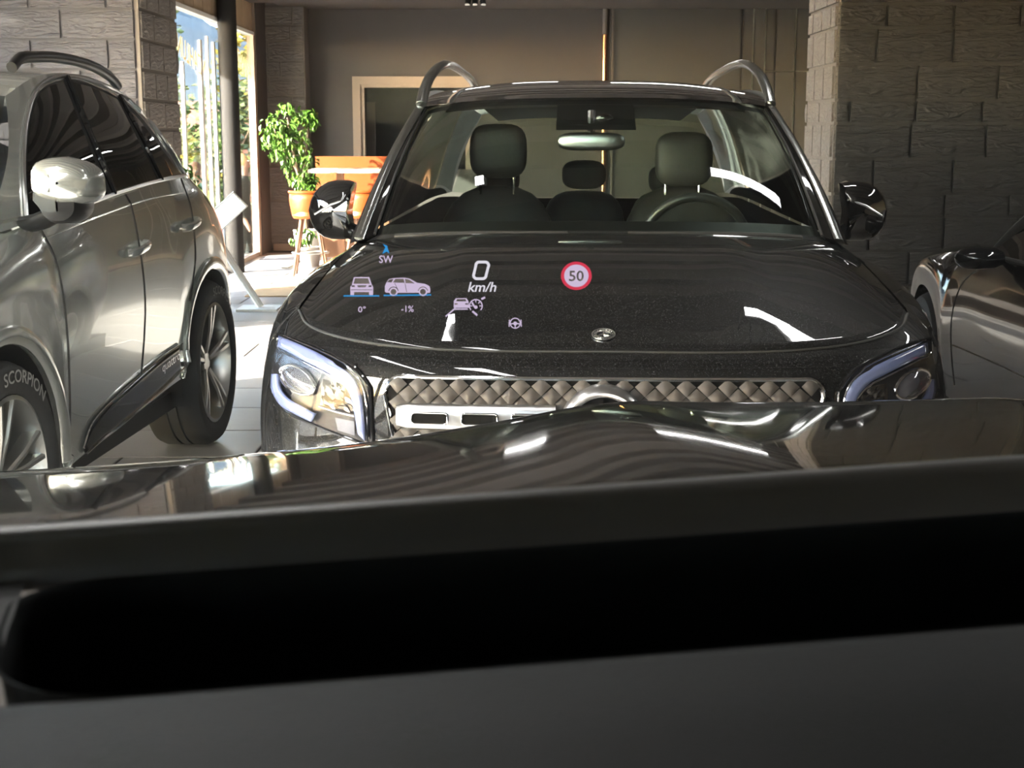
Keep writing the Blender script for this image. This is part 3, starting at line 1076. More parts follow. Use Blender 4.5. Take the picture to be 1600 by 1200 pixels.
# ================================================================== CARS: shared pieces
def wheel(root, c, s, R, rim, width, style, m_rim, letters=None):
    """part wheel (the tyre) with sub-parts rim, rim_spoke, brake_disc; face towards s*x"""
    w = width / 2
    k = (R - rim)
    prof = [(rim - .01, w * .80), (rim + .006, w * .92), (rim + k * .35, w * 1.04), (rim + k * .75, w * 1.0), (R - .012, w * .86), (R, w * .66),
            (R, w * .34), (R - .008, w * .32), (R - .008, w * .26), (R, w * .24), (R, -.02 * w), (R - .008, -.04 * w), (R - .008, -.1 * w), (R, -.12 * w),
            (R, -w * .66), (R - .012, -w * .86), (rim + k * .5, -w * 1.04), (rim - .01, -w * .8), (rim - .03, 0), (rim - .01, w * .80)]
    t = MB().lathe([(r, h * s) for r, h in prof], 48, 'x').build('wheel', 'rubber', root, True, 35)
    t.location = c
    mb = MB().lathe([(rim + .002, s * w * .93), (rim - .012, s * w * .96), (rim - .02, s * w * .80), (rim - .035, s * w * .2), (rim - .04, -s * w * .8)], 48, 'x')
    mb.lathe([(0, s * w * .62), (.05, s * w * .62), (.062, s * w * .55), (.062, s * w * .3)], 24, 'x')
    mb.build('rim', m_rim, t, True, 35)
    MB().lathe([(0, s * w * .05), (rim * .68, s * w * .05), (rim * .68, -s * w * .05), (0, -s * w * .05)], 32, 'x').build('brake_disc', 'satin_silver', t, True, 30)
    n, tw, ww = {'five': (5, 0.0, .060), 'twin': (5, .17, .030), 'blade': (5, .12, .040)}[style]
    mats = m_rim
    for i in range(n):
        for q in ((-tw, tw) if tw else (0,)):
            a = 2 * PI * i / n + .3
            sp = MB()
            r0, r1 = .045, rim - .012
            a0, a1 = a + q * .35, a + q
            p0 = Vector((s * w * .58, r0 * math.cos(a0), r0 * math.sin(a0)))
            p1 = Vector((s * w * .86, r1 * math.cos(a1), r1 * math.sin(a1)))
            d = (p1 - p0)
            sd = Vector((s, 0, 0)).cross(d).normalized()
            fx = Vector((s, 0, 0))
            V = []
            for p_, wd in ((p0, ww * .8), ((p0 + p1) / 2 + fx * .006, ww * .62), (p1, ww * .75)):
                V += [p_ + sd * wd * .5, p_ + sd * wd * .28 + fx * .010, p_ - sd * wd * .28 + fx * .010, p_ - sd * wd * .5, p_ - sd * wd * .4 - fx * .045, p_ + sd * wd * .4 - fx * .045]
            rows = [V[0:6], V[6:12], V[12:18]]
            sp.grid(rows, True)
            sp.F += [(0, 1, 2, 3, 4, 5), (17, 16, 15, 14, 13, 12)]
            sp.build('rim_spoke', mats, t, False)
    if letters:
        txt, a_mid, hgt = letters
        mb = MB()
        rr = rim + k * .38
        V, Fc = text_geo(txt, 0, 1.0, .01)
        xs = max(v[0] for v in V)
        sc = hgt / max(v[1] for v in V)
        for grow in (0,):
            V2 = []
            for v in V:
                r_ = rr + v[1] * sc
                a = a_mid + (xs / 2 - v[0]) * sc * 1.15 / rr     # clockwise seen from the face for s=+1
                x_ = s * (w * 1.045 + .0025)
                V2.append((x_, r_ * math.cos(a), r_ * math.sin(a)))
            mb.add(V2, Fc)
        make('tyre_lettering', mb.V, mb.F, 'rubber_letter', t, False)
    return t


def half_ring(cols, rows_t, n_rows):
    """columns of control points (top..bottom) -> (rows, cols, 3)"""
    return np.array([cr(c, n_rows) for c in cols]).transpose(1, 0, 2)


def densify(cols, seg):
    """interpolate the columns' control points along the body (list of arrays)"""
    C = np.asarray(cols, float)          # (ncol, k, 3)
    ncol, k = C.shape[:2]
    d = np.r_[0, np.cumsum(np.linalg.norm(np.diff(C[:, k // 2], axis=0), axis=1))]
    ts = d / d[-1]
    n = int(d[-1] / seg)
    out = np.stack([cr(C[:, i], n, ts) for i in range(k)], axis=1)
    return out


def arch_bottom(cols, arches):
    """raise the bottom points of the columns over the wheels; arches = (y, z, r)"""
    out = []
    for c in cols:
        c = np.array(c)
        yb = c[-2, 1]
        for (ya, za, r) in arches:
            if abs(yb - ya) < r:
                zb = za + math.sqrt(r * r - (yb - ya) ** 2)
                top = c[0, 2]
                if zb > c[-1, 2]:
                    z0, z1 = c[-1, 2], top
                    for i in range(1, len(c)):
                        c[i, 2] = top - (top - c[i, 2]) * (top - zb) / (top - z0)
                    # keep the wheel-arch lip at full width
                    c[-1, 0] = c[-2, 0] + (c[-1, 0] - c[-2, 0]) * .15
        out.append(c)
    return np.array(out)


def lip(cols, depth):
    """fold the lower edge inwards so the body shows thickness"""
    out = []
    for c in cols:
        e = c[-1].copy()
        e2 = e.copy()
        e2[0] = max(0.0, e[0] - depth) if e[0] > .3 else e[0]
        out.append(np.vstack([c, e2[None]]))
    return np.array(out)


def strip_between(a, b, n):
    a, b = np.asarray(a, float), np.asarray(b, float)
    return np.array([a * (1 - t) + b * t for t in np.linspace(0, 1, n)])


# ================================================================== BLACK SUV IN THE MIDDLE
GP = (0.2203, 3.34, 0.0)
GZ = -math.radians(2.5)
glb = empty('black_suv', GP, GZ, 'black compact SUV facing the viewer with silver roof rails and star grille', 'car')
cols = [
    [(0, .10, .941), (0, .035, .905), (0, .020, .80), (0, .03, .55), (0, .08, .25)],
    [(.30, .10, .941), (.30, .040, .905), (.30, .025, .80), (.30, .035, .55), (.30, .085, .25)],
    [(.50, .125, .946), (.505, .062, .908), (.51, .047, .80), (.51, .05, .55), (.5, .1, .25)],
    [(.66, .20, .957), (.675, .135, .915), (.685, .108, .80), (.68, .10, .55), (.66, .15, .25)],
    [(.77, .31, .975), (.80, .24, .925), (.815, .200, .80), (.81, .185, .55), (.78, .24, .25)],
    [(.822, .45, .997), (.878, .37, .93), (.900, .325, .80), (.90, .31, .55), (.865, .36, .25)],
    [(.826, .57, 1.018), (.897, .54, .945), (.928, .50, .80), (.932, .49, .55), (.90, .50, .25)],
    [(.818, .72, 1.045), (.900, .72, .965), (.936, .70, .80), (.938, .70, .55), (.91, .70, .25)],
    [(.805, .95, 1.083), (.892, .95, .985), (.928, .95, .80), (.928, .95, .55), (.90, .95, .25)],
    [(.790, 1.2, 1.113), (.878, 1.2, 1.01), (.915, 1.2, .80), (.915, 1.2, .55), (.89, 1.2, .25)],
    [(.795, 1.5, 1.122), (.87, 1.5, 1.03), (.91, 1.5, .80), (.912, 1.5, .55), (.89, 1.5, .25)],
    [(.80, 2.2, 1.125), (.87, 2.2, 1.03), (.91, 2.2, .80), (.912, 2.2, .55), (.89, 2.2, .25)],
    [(.80, 3.1, 1.13), (.875, 3.1, 1.03), (.912, 3.1, .80), (.915, 3.1, .55), (.89, 3.1, .25)],
    [(.79, 3.7, 1.14), (.875, 3.7, 1.03), (.918, 3.7, .80), (.92, 3.7, .55), (.89, 3.7, .25)],
    [(.76, 4.25, 1.14), (.84, 4.27, 1.03), (.89, 4.3, .80), (.89, 4.3, .55), (.86, 4.28, .25)],
    [(.66, 4.48, 1.13), (.70, 4.53, 1.03), (.74, 4.57, .80), (.74, 4.58, .55), (.70, 4.54, .25)],
    [(.35, 4.55, 1.12), (.36, 4.60, 1.03), (.38, 4.63, .80), (.38, 4.64, .55), (.36, 4.60, .25)],
    [(0, 4.56, 1.12), (0, 4.61, 1.03), (0, 4.64, .80), (0, 4.65, .55), (0, 4.61, .25)],
]
C = densify(cols, .035)
C = arch_bottom(C, [(.88, .35, .40), (3.70, .35, .40)])
G = half_ring(C, None, 16)
half = lip(G.transpose(1, 0, 2), .18).transpose(1, 0, 2)
body = MB().grid(half).grid(mirx(half)).build('body_shell', 'paint_black', glb, True, 45)
skin = Skin(GP, GZ, [body])

# bonnet
fr_ = cr([(0, .10, .941), (.30, .10, .941), (.50, .125, .946), (.66, .20, .957), (.77, .31, .975), (.822, .45, .997)], 26)
re_ = cr([(0, 1.04, 1.170), (.30, 1.05, 1.168), (.5, 1.075, 1.16), (.65, 1.11, 1.148), (.72, 1.15, 1.135), (.790, 1.2, 1.113)], 26)
rows = []
for t in np.linspace(0, 1, 22):
    r = re_ * (1 - t) + fr_ * t
    u = np.abs(np.linspace(0, 1, 26))
    bulge = .038 * np.sin(PI * t ** .85) * (1 - .75 * u ** 3)
    dome = .008 * np.exp(-((r[:, 0] - .40) / .07) ** 2) * np.sin(PI * min(1, t * 1.1)) if t < .9 else 0
    r = r.copy()
    r[:, 2] += bulge + dome
    # soft turn-down at the front edge
    rows.append(r)
rows.append(fr_ + np.array([0, .012, -.02]))
bon = gmesh('bonnet', both(rows), 'paint_black', glb)
# shut line along the bonnet's front edge
gapl = [tuple(p + np.array([0, -.002, -.001])) for p in both(fr_[None])[0]]
MB().tube(gapl, .004, 6).build('bonnet_gap', 'black_matte', glb)
# emblem on the bonnet
bsk = Skin(GP, GZ, [bon])
ec = bsk.px(943, 524, -.001)
e2 = bsk.px(943, 512, -.001)
ez = (e2 - ec).normalized()
ex = Vector((1, 0, 0))
en = ex.cross(ez).normalized()
EM = Matrix((( ex.x, ez.x, en.x, ec.x), (ex.y, ez.y, en.y, ec.y), (ex.z, ez.z, en.z, ec.z), (0, 0, 0, 1)))
em = MB()
em.V, em.F = [], []
rows = [[EM @ Vector((r * math.cos(q), r * math.sin(q), h)) for q in [2 * PI * k / 32 for k in range(32)]] for r, h in ((.030, .0), (.030, .004), (.0275, .005), (.0275, .003), (0.001, .003))]
emb = em.grid(rows, True).build('bonnet_emblem', 'lamp_house', bon, True, 30)


def star_polys(R):
    out = []
    for k in range(3):
        a = PI / 2 + k * 2 * PI / 3
        out.append([(R * math.cos(a), R * math.sin(a)), (R * .16 * math.cos(a + PI / 3), R * .16 * math.sin(a + PI / 3)), (0, 0), (R * .16 * math.cos(a - PI / 3), R * .16 * math.sin(a - PI / 3))])
    return out


em = MB()
for pl in star_polys(.0185):
    em.prism(pl, EM @ Matrix.Translation((0, 0, .003)), .003)
for r0, r1 in ((.0185, .0205), (.0275, .030)):
    rows = [[EM @ Vector((r * math.cos(q), r * math.sin(q), h)) for q in [2 * PI * k / 32 for k in range(32)]] for r, h in ((r0, .003), (r0, .006), (r1, .006), (r1, .003))]
    em.grid(rows, True)
for k in range(20):
    a = 2 * PI * k / 20
    em.xbox(EM @ Matrix.Translation((.024 * math.cos(a), .024 * math.sin(a), .0035)) @ Matrix.Rotation(a + .6, 4, 'Z'), .0045, .002, .002)
emb2 = em.build('star', 'satin_silver', bon, False)

# cowl and windscreen
ws_b = cr([(0, 1.045, 1.176), (.30, 1.06, 1.174), (.52, 1.09, 1.168), (.66, 1.14, 1.158), (.712, 1.19, 1.150)], 22)
ws_t = cr([(0, 1.84, 1.600), (.30, 1.85, 1.596), (.48, 1.88, 1.586), (.58, 1.92, 1.573), (.622, 1.96, 1.560)], 22)
WS = []
for t in np.linspace(0, 1, 14):
    r = ws_b * (1 - t) + ws_t * t
    r[:, 2] += .030 * math.sin(PI * t)
    r[:, 1] -= .010 * math.sin(PI * t)
    WS.append(r)
WS = np.array(WS)
wsc = gmesh('windscreen', both(WS), 'glass_car', glb)
# black printed border just under the glass
def ws_at(t, u):
    i, j = t * 13, u * 21
    a, b_ = int(min(i, 12)), int(min(j, 20))
    fa, fb = i - a, j - b_
    return WS[a, b_] * (1 - fa) * (1 - fb) + WS[a + 1, b_] * fa * (1 - fb) + WS[a, b_ + 1] * (1 - fa) * fb + WS[a + 1, b_ + 1] * fa * fb
inn = np.array([0, .008, -.008])
def ws_patch(t0, t1, u0, u1, nt=6, nu=12):
    return np.array([[ws_at(t0 + (t1 - t0) * a / nt, u0 + (u1 - u0) * b / nu) + inn for b in range(nu + 1)] for a in range(nt + 1)])
fm = MB()
for G_ in (ws_patch(-0.0, .065, 0, 1), ws_patch(.95, 1.0, 0, 1), ws_patch(0, 1, .955, 1.0)):
    fm.grid(G_).grid(mirx(G_))
fm.build('frit_band', 'frit', wsc)
G_ = ws_patch(.70, .96, 0, .155)
sm = MB().grid(G_ + np.array([0, .004, -.004])).grid(mirx(G_ + np.array([0, .004, -.004])))
sm.build('sensor_cover', 'frit', wsc)
cq = (ws_at(.80, 0.03) + inn)
MB().ellipsoid((cq[0], cq[1], cq[2]), (.035, .006, .016), 14, 8).build('camera_lens', 'lamp_reflector', wsc)
# cowl tray between bonnet and glass
gmesh('cowl', both(strip_between(re_[np.linspace(0, 25, 22).astype(int)] + np.array([0, -.02, -.012]), ws_b + np.array([0, .01, -.004]), 3)), 'plastic_black', glb)
for s in (-1, 1):
    P = [ws_at(.005, u) * np.array([s, 1, 1]) + np.array([0, -.012, -.012]) for u in np.linspace(.1, .8, 8)]
    MB().tube(P, .008, 6).build('wiper', 'black_matte', glb)

# cabin sides: belt curve to roof edge curve
bel = [(.790, 1.14, 1.125), (.797, 1.5, 1.130), (.80, 2.2, 1.135), (.80, 3.1, 1.145), (.79, 3.9, 1.155), (.74, 4.38, 1.16)]
rof = [(.652, 1.93, 1.566), (.660, 2.15, 1.605), (.655, 2.6, 1.635), (.64, 3.2, 1.635), (.61, 3.8, 1.61), (.56, 4.15, 1.57)]
NB = 40
bA, rA = cr(bel, NB), cr(rof, NB)
# the belt starts as the A-pillar foot
side = []
for t in np.linspace(0, 1, 9):
    r = bA * (1 - t) + rA * t
    r[:, 0] += .020 * math.sin(PI * t)
    side.append(r)
side = np.array(side)
for g_ in (side, mirx(side)):
    MB().grid(g_).build('cabin_side', 'paint_gloss', glb, True, 40)
# A-pillar panel between glass edge and cabin side
pe_in = WS[:, -1]
pe_out = cr(side[:, 0], 14)
pil = strip_between(pe_in, pe_out, 6)
for k, t in enumerate(np.linspace(0, 1, 6)):
    pil[k, :, 1] -= .020 * math.sin(PI * t)
    pil[k, :, 0] += .008 * math.sin(PI * t)
for g_ in (pil, mirx(pil)):
    MB().grid(g_).build('pillar', 'paint_gloss', glb, True, 40)
for s in (-1, 1):
    P = [(pil[2, i] * .4 + pil[3, i] * .6) * np.array([s, 1, 1]) + np.array([0, -.006, .004]) for i in range(14)]
    MB().tube(P, [(.016, .006)] * 14, 8).build('pillar_trim', 'rail_silver', glb)
    P = [(pil[0, i] * .85 + pil[1, i] * .15) * np.array([s, 1, 1]) + np.array([0, -.004, .003]) for i in range(14)]
    MB().tube(P, .005, 6).build('windscreen_seal', 'plastic_black', glb)
# roof
rc = cr([(0, 1.84, 1.600), (0, 1.95, 1.625), (0, 2.3, 1.672), (0, 2.8, 1.694), (0, 3.4, 1.685), (0, 4.2, 1.60)], NB)
RF = []
for i in range(NB):
    e = rA[i]
    c = rc[i]
    row = []
    for u in np.linspace(0, 1, 14):
        x = e[0] * u
        z = e[2] + (c[2] - e[2]) * (1 - u ** 3.2)
        y = c[1] + (e[1] - c[1]) * u ** 2
        row.append((x, y, z))
    RF.append(row)
RF = np.array(RF)
# front row follows the glass edge
roof = gmesh('roof', both(RF), 'paint_gloss', glb)
hdr = strip_between(cr(WS[-1], 14), RF[0], 2)
gmesh('roof_header', both(hdr), 'paint_gloss', glb)
# headliner under the roof
gmesh('headliner', both(RF[2:] + np.array([0, 0, -.045]))[:, 2:-2], 'headliner', glb)
# side glass set on the cabin side
def sd(t, u):
    i, j = t * 8, u * (NB - 1)
    a, b_ = int(min(i, 7)), int(min(j, NB - 2))
    fa, fb = i - a, j - b_
    return side[a, b_] * (1 - fa) * (1 - fb) + side[a + 1, b_] * fa * (1 - fb) + side[a, b_ + 1] * (1 - fa) * fb + side[a + 1, b_ + 1] * fa * fb
for s in (-1, 1):
    for (u0, u1, v0, v1) in ((.10, .40, .06, .34), (.42, .66, .36, .62), (.69, .84, .66, .82)):
        Gs = np.array([[sd(.06 + .82 * b / 6, (u0 + (v0 - u0) * b / 6) * (1 - a / 8) + (u1 + (v1 - u1) * b / 6) * a / 8) + np.array([.006, 0, 0]) for a in range(9)] for b in range(7)])
        gmesh('side_window', Gs if s > 0 else mirx(Gs), 'gloss_black', glb)
# tailgate glass and panel
tb = cr([(0, 4.52, 1.13), (.4, 4.50, 1.13), (.74, 4.38, 1.16)], 12)
tt = cr([(0, 4.22, 1.60), (.35, 4.2, 1.595), (.56, 4.15, 1.57)], 12)
gmesh('rear_window', both(strip_between(tb, tt, 5)), 'glass_car', glb)

# roof rails: a loop rising from the pillar head, then along the roof
for s in (-1, 1):
    P = [(.640, 1.93, 1.578), (.636, 1.99, 1.625), (.625, 2.07, 1.675), (.608, 2.17, 1.714), (.592, 2.30, 1.738), (.585, 2.5, 1.748), (.585, 3.1, 1.748), (.575, 3.6, 1.725), (.565, 3.85, 1.68), (.56, 3.95, 1.63)]
    P = [(p[0] * s, p[1], p[2]) for p in cr(P, 40)]
    MB().tube(P, [(.021, .016)] * 40, 10).build('roof_rail', 'rail_silver', glb)
    P2 = [(s * p[0] * .985, p[1] + .02, p[2] + .006) for p in rA[:26]]
    MB().tube(P2, .010, 6).build('roof_gutter', 'plastic_black', glb)

# door mirrors
for s in (-1, 1):
    rows = []
    for (y, sx, sz, dz) in ((1.44, .004, .004, .0), (1.445, .05, .055, .0), (1.465, .083, .085, .0), (1.50, .098, .100, 0), (1.55, .102, .103, .0), (1.585, .096, .097, .0), (1.59, .085, .086, 0), (1.58, .004, .004, 0)):
        row = []
        for k in range(22):
            q = 2 * PI * k / 22
            cx, cz = math.cos(q), math.sin(q)
            ex_ = math.copysign(abs(cx) ** .75, cx) * sx
            ez_ = math.copysign(abs(cz) ** .8, cz) * sz
            ex_ = max(ex_, -.048)
            row.append((s * (.895 + ex_ - .020 * max(0, ez_ / .1) - .008 * max(0, -ez_ / .1)), y + .25 * ex_ * 1.0, 1.212 + ez_ + dz))
        rows.append(row)
    mm = MB().grid(rows, True).build('door_mirror', 'paint_gloss', glb)
    MB().tube([(s * .77, 1.50, 1.125), (s * .82, 1.51, 1.13), (s * .87, 1.52, 1.15)], [(.03, .035), (.026, .03), (.03, .03)], 10).build('mirror_foot', 'gloss_black', mm)
    MB().tube([(s * .84, 1.442, 1.255), (s * .90, 1.440, 1.235), (s * .96, 1.462, 1.20)], .004, 6).build('indicator', 'satin_silver', mm)

# headlamps, draped on the front corner
lampL = [('housing', 'lamp_house', [(437, 524), (470, 534), (520, 554), (558, 575), (578, 604)], [(426, 602), (452, 640), (500, 664), (545, 682), (583, 696)], .004)]


def mirrored_part(name, G, m, parent, solid=0.0):
    a = gmesh(name, G, m, parent, True, None, solid, 0)
    return a


hl_top = [(437, 524), (470, 534), (520, 554), (558, 576), (580, 606)]
hl_bot = [(426, 600), (448, 640), (500, 666), (545, 684), (584, 697)]
for s in (-1, 1):
    mx_ = (lambda G: np.asarray(G)) if s < 0 else mirx
    pm = (lambda L: [tuple(p) for p in L]) if s < 0 else (lambda L: [(-p[0], p[1], p[2]) for p in L])
    Gh = skin.patch(hl_top, hl_bot, 22, 14, .004)
    hd_ = gmesh('headlight', mx_(Gh), 'lamp_house', glb)
    # running light: upper strip turning down the inner side
    up_t = [(446, 533), (475, 545), (520, 566), (550, 583), (566, 604), (573, 640), (576, 686)]
    up_b = [(446, 547), (472, 560), (512, 580), (540, 596), (553, 612), (561, 642), (566, 676)]
    Gd = skin.patch(up_t, up_b, 30, 4, .014)
    d_ = gmesh('running_light', mx_(Gd), 'lamp_blue', hd_, True, None, .012, -1)
    lo_t = [(443, 586), (446, 606), (458, 622), (480, 635), (500, 646)]
    lo_b = [(435, 586), (436, 612), (450, 634), (474, 648), (494, 658)]
    gmesh('running_light', mx_(skin.patch(lo_t, lo_b, 18, 4, .012)), 'lamp_blue', hd_, True, None, .010, -1)
    for pth in ([(440, 534), (443, 548), (470, 563), (512, 584), (542, 600), (555, 616)], [(450, 530), (520, 560), (556, 582), (572, 606), (579, 690)]):
        MB().tube(pm(skin.line(pth, 20, .016)), .0022, 6).build('light_edge', 'chrome', hd_)
    # projector
    ring = [(470 + 26 * math.cos(a) + 4 * math.sin(a), 594 + 21 * math.sin(a) + 7 * math.cos(a)) for a in [2 * PI * k / 20 for k in range(21)]]
    MB().tube(pm([skin.px(x, y, .012) for x, y in ring]), .005, 8, False).build('projector_ring', 'chrome', hd_)
    rows = []
    for f in (1.0, .8, .5, .2, .02):
        rows.append([skin.px(470 + (x - 470) * f, 594 + (y - 594) * f, .010 + .018 * (1 - f * f)) for x, y in ring[:-1]])
    rows = [pm(r) for r in rows]
    MB().grid(rows, True).build('projector_lens', 'lamp_lens', hd_)
    Gr = skin.patch([(507, 592), (530, 598), (552, 606)], [(503, 632), (528, 640), (556, 648)], 10, 8, .006)
    rr_ = random.Random(4)
    for a in range(1, 7):
        for b in range(1, 9):
            Gr[a, b] += np.array([rr_.uniform(-.003, .003), rr_.uniform(-.006, .006), rr_.uniform(-.003, .003)])
    gmesh('reflector', mx_(Gr), 'lamp_reflector', hd_, False)
    MB().tube(pm(skin.line([(503, 634), (528, 642), (557, 649)], 8, .010)), .004, 6).build('light_edge', 'chrome', hd_)
    gmesh('lower_lamp', mx_(skin.patch([(526, 652), (556, 658)], [(530, 672), (556, 680)], 8, 5, .007)), 'lamp_lens', hd_)
    Gl = skin.patch([(438, 526), (470, 536), (520, 556), (558, 578), (579, 607)], hl_bot, 22, 12, .028)
    gmesh('lens_cover', mx_(Gl), 'glass_lamp', hd_)
    edge = hl_top + hl_bot[::-1] + hl_top[:1]
    MB().tube(pm([skin.px(x, y, .006) for x, y in [tuple(p[:2]) for p in np.vstack([cr([(a, b, 0) for a, b in hl_top], 20), cr([(a, b, 0) for a, b in hl_bot[::-1]], 20), cr([(a, b, 0) for a, b in hl_top[:2]], 3)])]]), .004, 6).build('lamp_seal', 'gloss_black', hd_)

# ---- grille
def front(x, z, off):
    return skin.ray((x, -1.0, z), (0, 1, 0), off)


GX, GT, GB_ = .535, .884, .52
def gr_outline(f=1.0):
    pts = []
    for a in np.linspace(0, 1, 12):
        pts.append((-GX * f + 2 * GX * f * a, None))
    return pts


cornr = .045
outline = []
for cx, cz, a0 in ((GX - cornr, GT - cornr, 0), (-GX + cornr, GT - cornr, 90), (-GX + .10, GB_ + cornr, 180), (GX - .10, GB_ + cornr, 270)):
    for k in range(7):
        a = math.radians(a0 + 15 * k)
        outline.append((cx + cornr * math.cos(a), cz + cornr * math.sin(a)))
grl = empty('grille', (0, 0, 0), parent=glb)
# (an Empty part would be a level without mesh: use the backing as the part instead)
bpy.data.objects.remove(grl)
rows = []
for f in np.linspace(0, 1, 14):
    z = GT - .004 + (GB_ - GT) * f
    hw = GX - .006 - (cornr * (1 - math.sqrt(max(0, 1 - ((cornr - (GT - z)) / cornr) ** 2))) if GT - z < cornr else 0) - .10 * max(0, (f - .4) / .6)
    rows.append([front(x, z, .003) for x in np.linspace(-hw, hw, 34)])
grille = gmesh('grille', rows, 'grille_back', glb)
dense = []
for i in range(len(outline)):
    a, b_ = outline[i], outline[(i + 1) % len(outline)]
    n = max(1, int(math.hypot(a[0] - b_[0], a[1] - b_[1]) / .05))
    for k in range(n):
        dense.append((a[0] + (b_[0] - a[0]) * k / n, a[1] + (b_[1] - a[1]) * k / n))
P = [front(x, z, .004) for x, z in dense]
MB().tube(P + P[:1], .0065, 8, False).build('grille_frame', 'chrome', grille)
# scale-shaped mesh pieces
SW, SH = .050, .0225
V, Fc = [], []
NQ = 6
for a in range(NQ + 1):
    for b in range(NQ + 1):
        u, v = a / NQ * 2 - 1, b / NQ * 2 - 1            # rhombus: u along one side, v along the other
        k = .965
        x = (u - v) * .25 * SW * k * 1.0
        z = (u + v) * .5 * SH * k * 1.0
        # sides bow outwards below and inwards above, so each row reads as scales
        x *= 1.0
        e = (1 - u * u) * (1 - v * v)
        z -= .0016 * (1 - abs(u - v) / 2) * 1.0
        y = -.0055 * e + .0060 * (z / SH)
        V.append((x, y, z))
for a in range(NQ):
    for b in range(NQ):
        Fc.append((a * (NQ + 1) + b, (a + 1) * (NQ + 1) + b, (a + 1) * (NQ + 1) + b + 1, a * (NQ + 1) + b + 1))
scale_me = None
nsc = 0
for r_ in range(10):
    z = GT - .018 - r_ * SH
    for k in range(-11, 12):
        x = (k + (.5 if r_ % 2 else 0)) * SW
        if abs(x) > GX - .020 or nsc >= 230 or z < .64:
            continue
        p = front(x, z, .010)
        if scale_me is None:
            o = make('grille_scale', V, Fc, 'grille_dark', grille, True)
            scale_me = o.data
            md = None
        else:
            o = link(bpy.data.objects.new('grille_scale', scale_me), grille)
        o.location = p
        dx = front(x + .01, z, 0) - front(x - .01, z, 0)
        o.rotation_euler = (0, 0, math.atan2(dx.y, dx.x))
        nsc += 1
# silver cross bar with slots, and the big ring with star
for s in (-1, 1):
    rows = []
    for x in np.linspace(.115, .505, 16):
        zt = .822 + .003 * (1 - abs(x) / .5)
        zb = .760
        row = []
        for k in range(14):
            q = 2 * PI * k / 14
            cz, cy = math.sin(q), math.cos(q)
            b = front(s * x, .79, .020)
            e = 1.0 if x < .49 else .82
            row.append((s * x, b.y - .016 * math.copysign(abs(cy) ** .6, cy) * e, (zt + zb) / 2 + (zt - zb) / 2 * math.copysign(abs(cz) ** .6, cz) * e))
        rows.append(row)
    mb = MB().grid(rows, True)
    mb.F += [tuple(range(14)), tuple(range(15 * 14, 16 * 14))]
    bar = mb.build('grille_bar', 'satin_silver', grille, True, 50)
    for (xa, xb) in ((.130, .220), (.255, .342), (.377, .465)):
        b = front(s * (xa + xb) / 2, .79, .0385)
        ring = []
        for cx, cz, a0 in ((xb - .008, .796, 0), (xa + .008, .796, 90), (xa + .008, .784, 180), (xb - .008, .784, 270)):
            for k in range(4):
                a = math.radians(a0 + 30 * k)
                ring.append((cx + .008 * math.cos(a), cz + .008 * math.sin(a)))
        P = [(s * x, front(s * x, .79, .0375).y, z) for x, z in ring]
        n = len(P)
        make('bar_slot', [(x, y + .0, z) for x, y, z in P] + [(x, y + .012, z) for x, y, z in P], [tuple(range(n))] + [(i, (i + 1) % n, n + (i + 1) % n, n + i) for i in range(n)], 'grille_back', bar, False)
        MB().tube([(x, y - .001, z) for x, y, z in P + P[:1]], .0026, 6, False).build('slot_trim', 'chrome', bar)
cy = front(0, .78, 0).y
mb = MB()
RS, ZS = .098, .765
rows = [[(r * math.cos(q), cy - h, ZS + r * math.sin(q)) for q in [2 * PI * k / 48 for k in range(48)]] for r, h in ((RS + .012, .0), (RS + .008, .034), (RS - .004, .044), (RS - .016, .036), (RS - .02, .015))]
sr = mb.grid(rows, True).build('star_ring', 'satin_silver', grille, True, 60)
MB().lathe([(0, -.02), (RS - .018, -.02)], 40, 'y', (0, cy, ZS)).build('star_plate', 'gloss_black', sr)
mb = MB()
SM = Matrix(((1, 0, 0, 0), (0, 0, -1, cy - .022), (0, 1, 0, ZS), (0, 0, 0, 1)))
for pl in star_polys(RS - .012):
    mb.prism(pl, SM, .014)
mb.build('star', 'chrome', sr, False)
# lower bumper intake and plate
rows = [[front(x, z, .005) for x in np.linspace(-.62, .62, 24)] for z in (.44, .40, .36, .31)]
gmesh('bumper_intake', rows, 'grille_back', glb)
rows = [[front(x, z, .010) for x in np.linspace(-.70, .70, 24)] for z in (.30, .285, .27)]
gmesh('skid_trim', rows, 'satin_silver', glb)
# wheels and arch trim
for s in (-1, 1):
    for y in (.88, 3.70):
        wheel(glb, (s * .80, y, .35), s, .35, .245, .235, 'five', 'rim_silver')
        P = [(s * (.925 if y < 1 else .915), y + .412 * math.cos(q), .35 + .412 * math.sin(q)) for q in np.linspace(-.15, PI + .15, 28)]
        MB().tube(P, .018, 8).build('arch_trim', 'plastic_black', glb)

# interior seen through the windscreen
def rbox(mb, c, h, p=4.0, nu=20, nv=12, M=None):
    rows = []
    for i in range(nv + 1):
        th = PI * i / nv - PI / 2
        row = []
        for k in range(nu):
            q = 2 * PI * k / nu
            f = lambda v: math.copysign(abs(v) ** (2 / p), v)
            v = Vector((h[0] * f(math.cos(th)) * f(math.cos(q)), h[1] * f(math.cos(th)) * f(math.sin(q)), h[2] * f(math.sin(th))))
            if M:
                v = M @ v
            row.append(Vector(c) + v)
        rows.append(row)
    return mb.grid(rows, True)


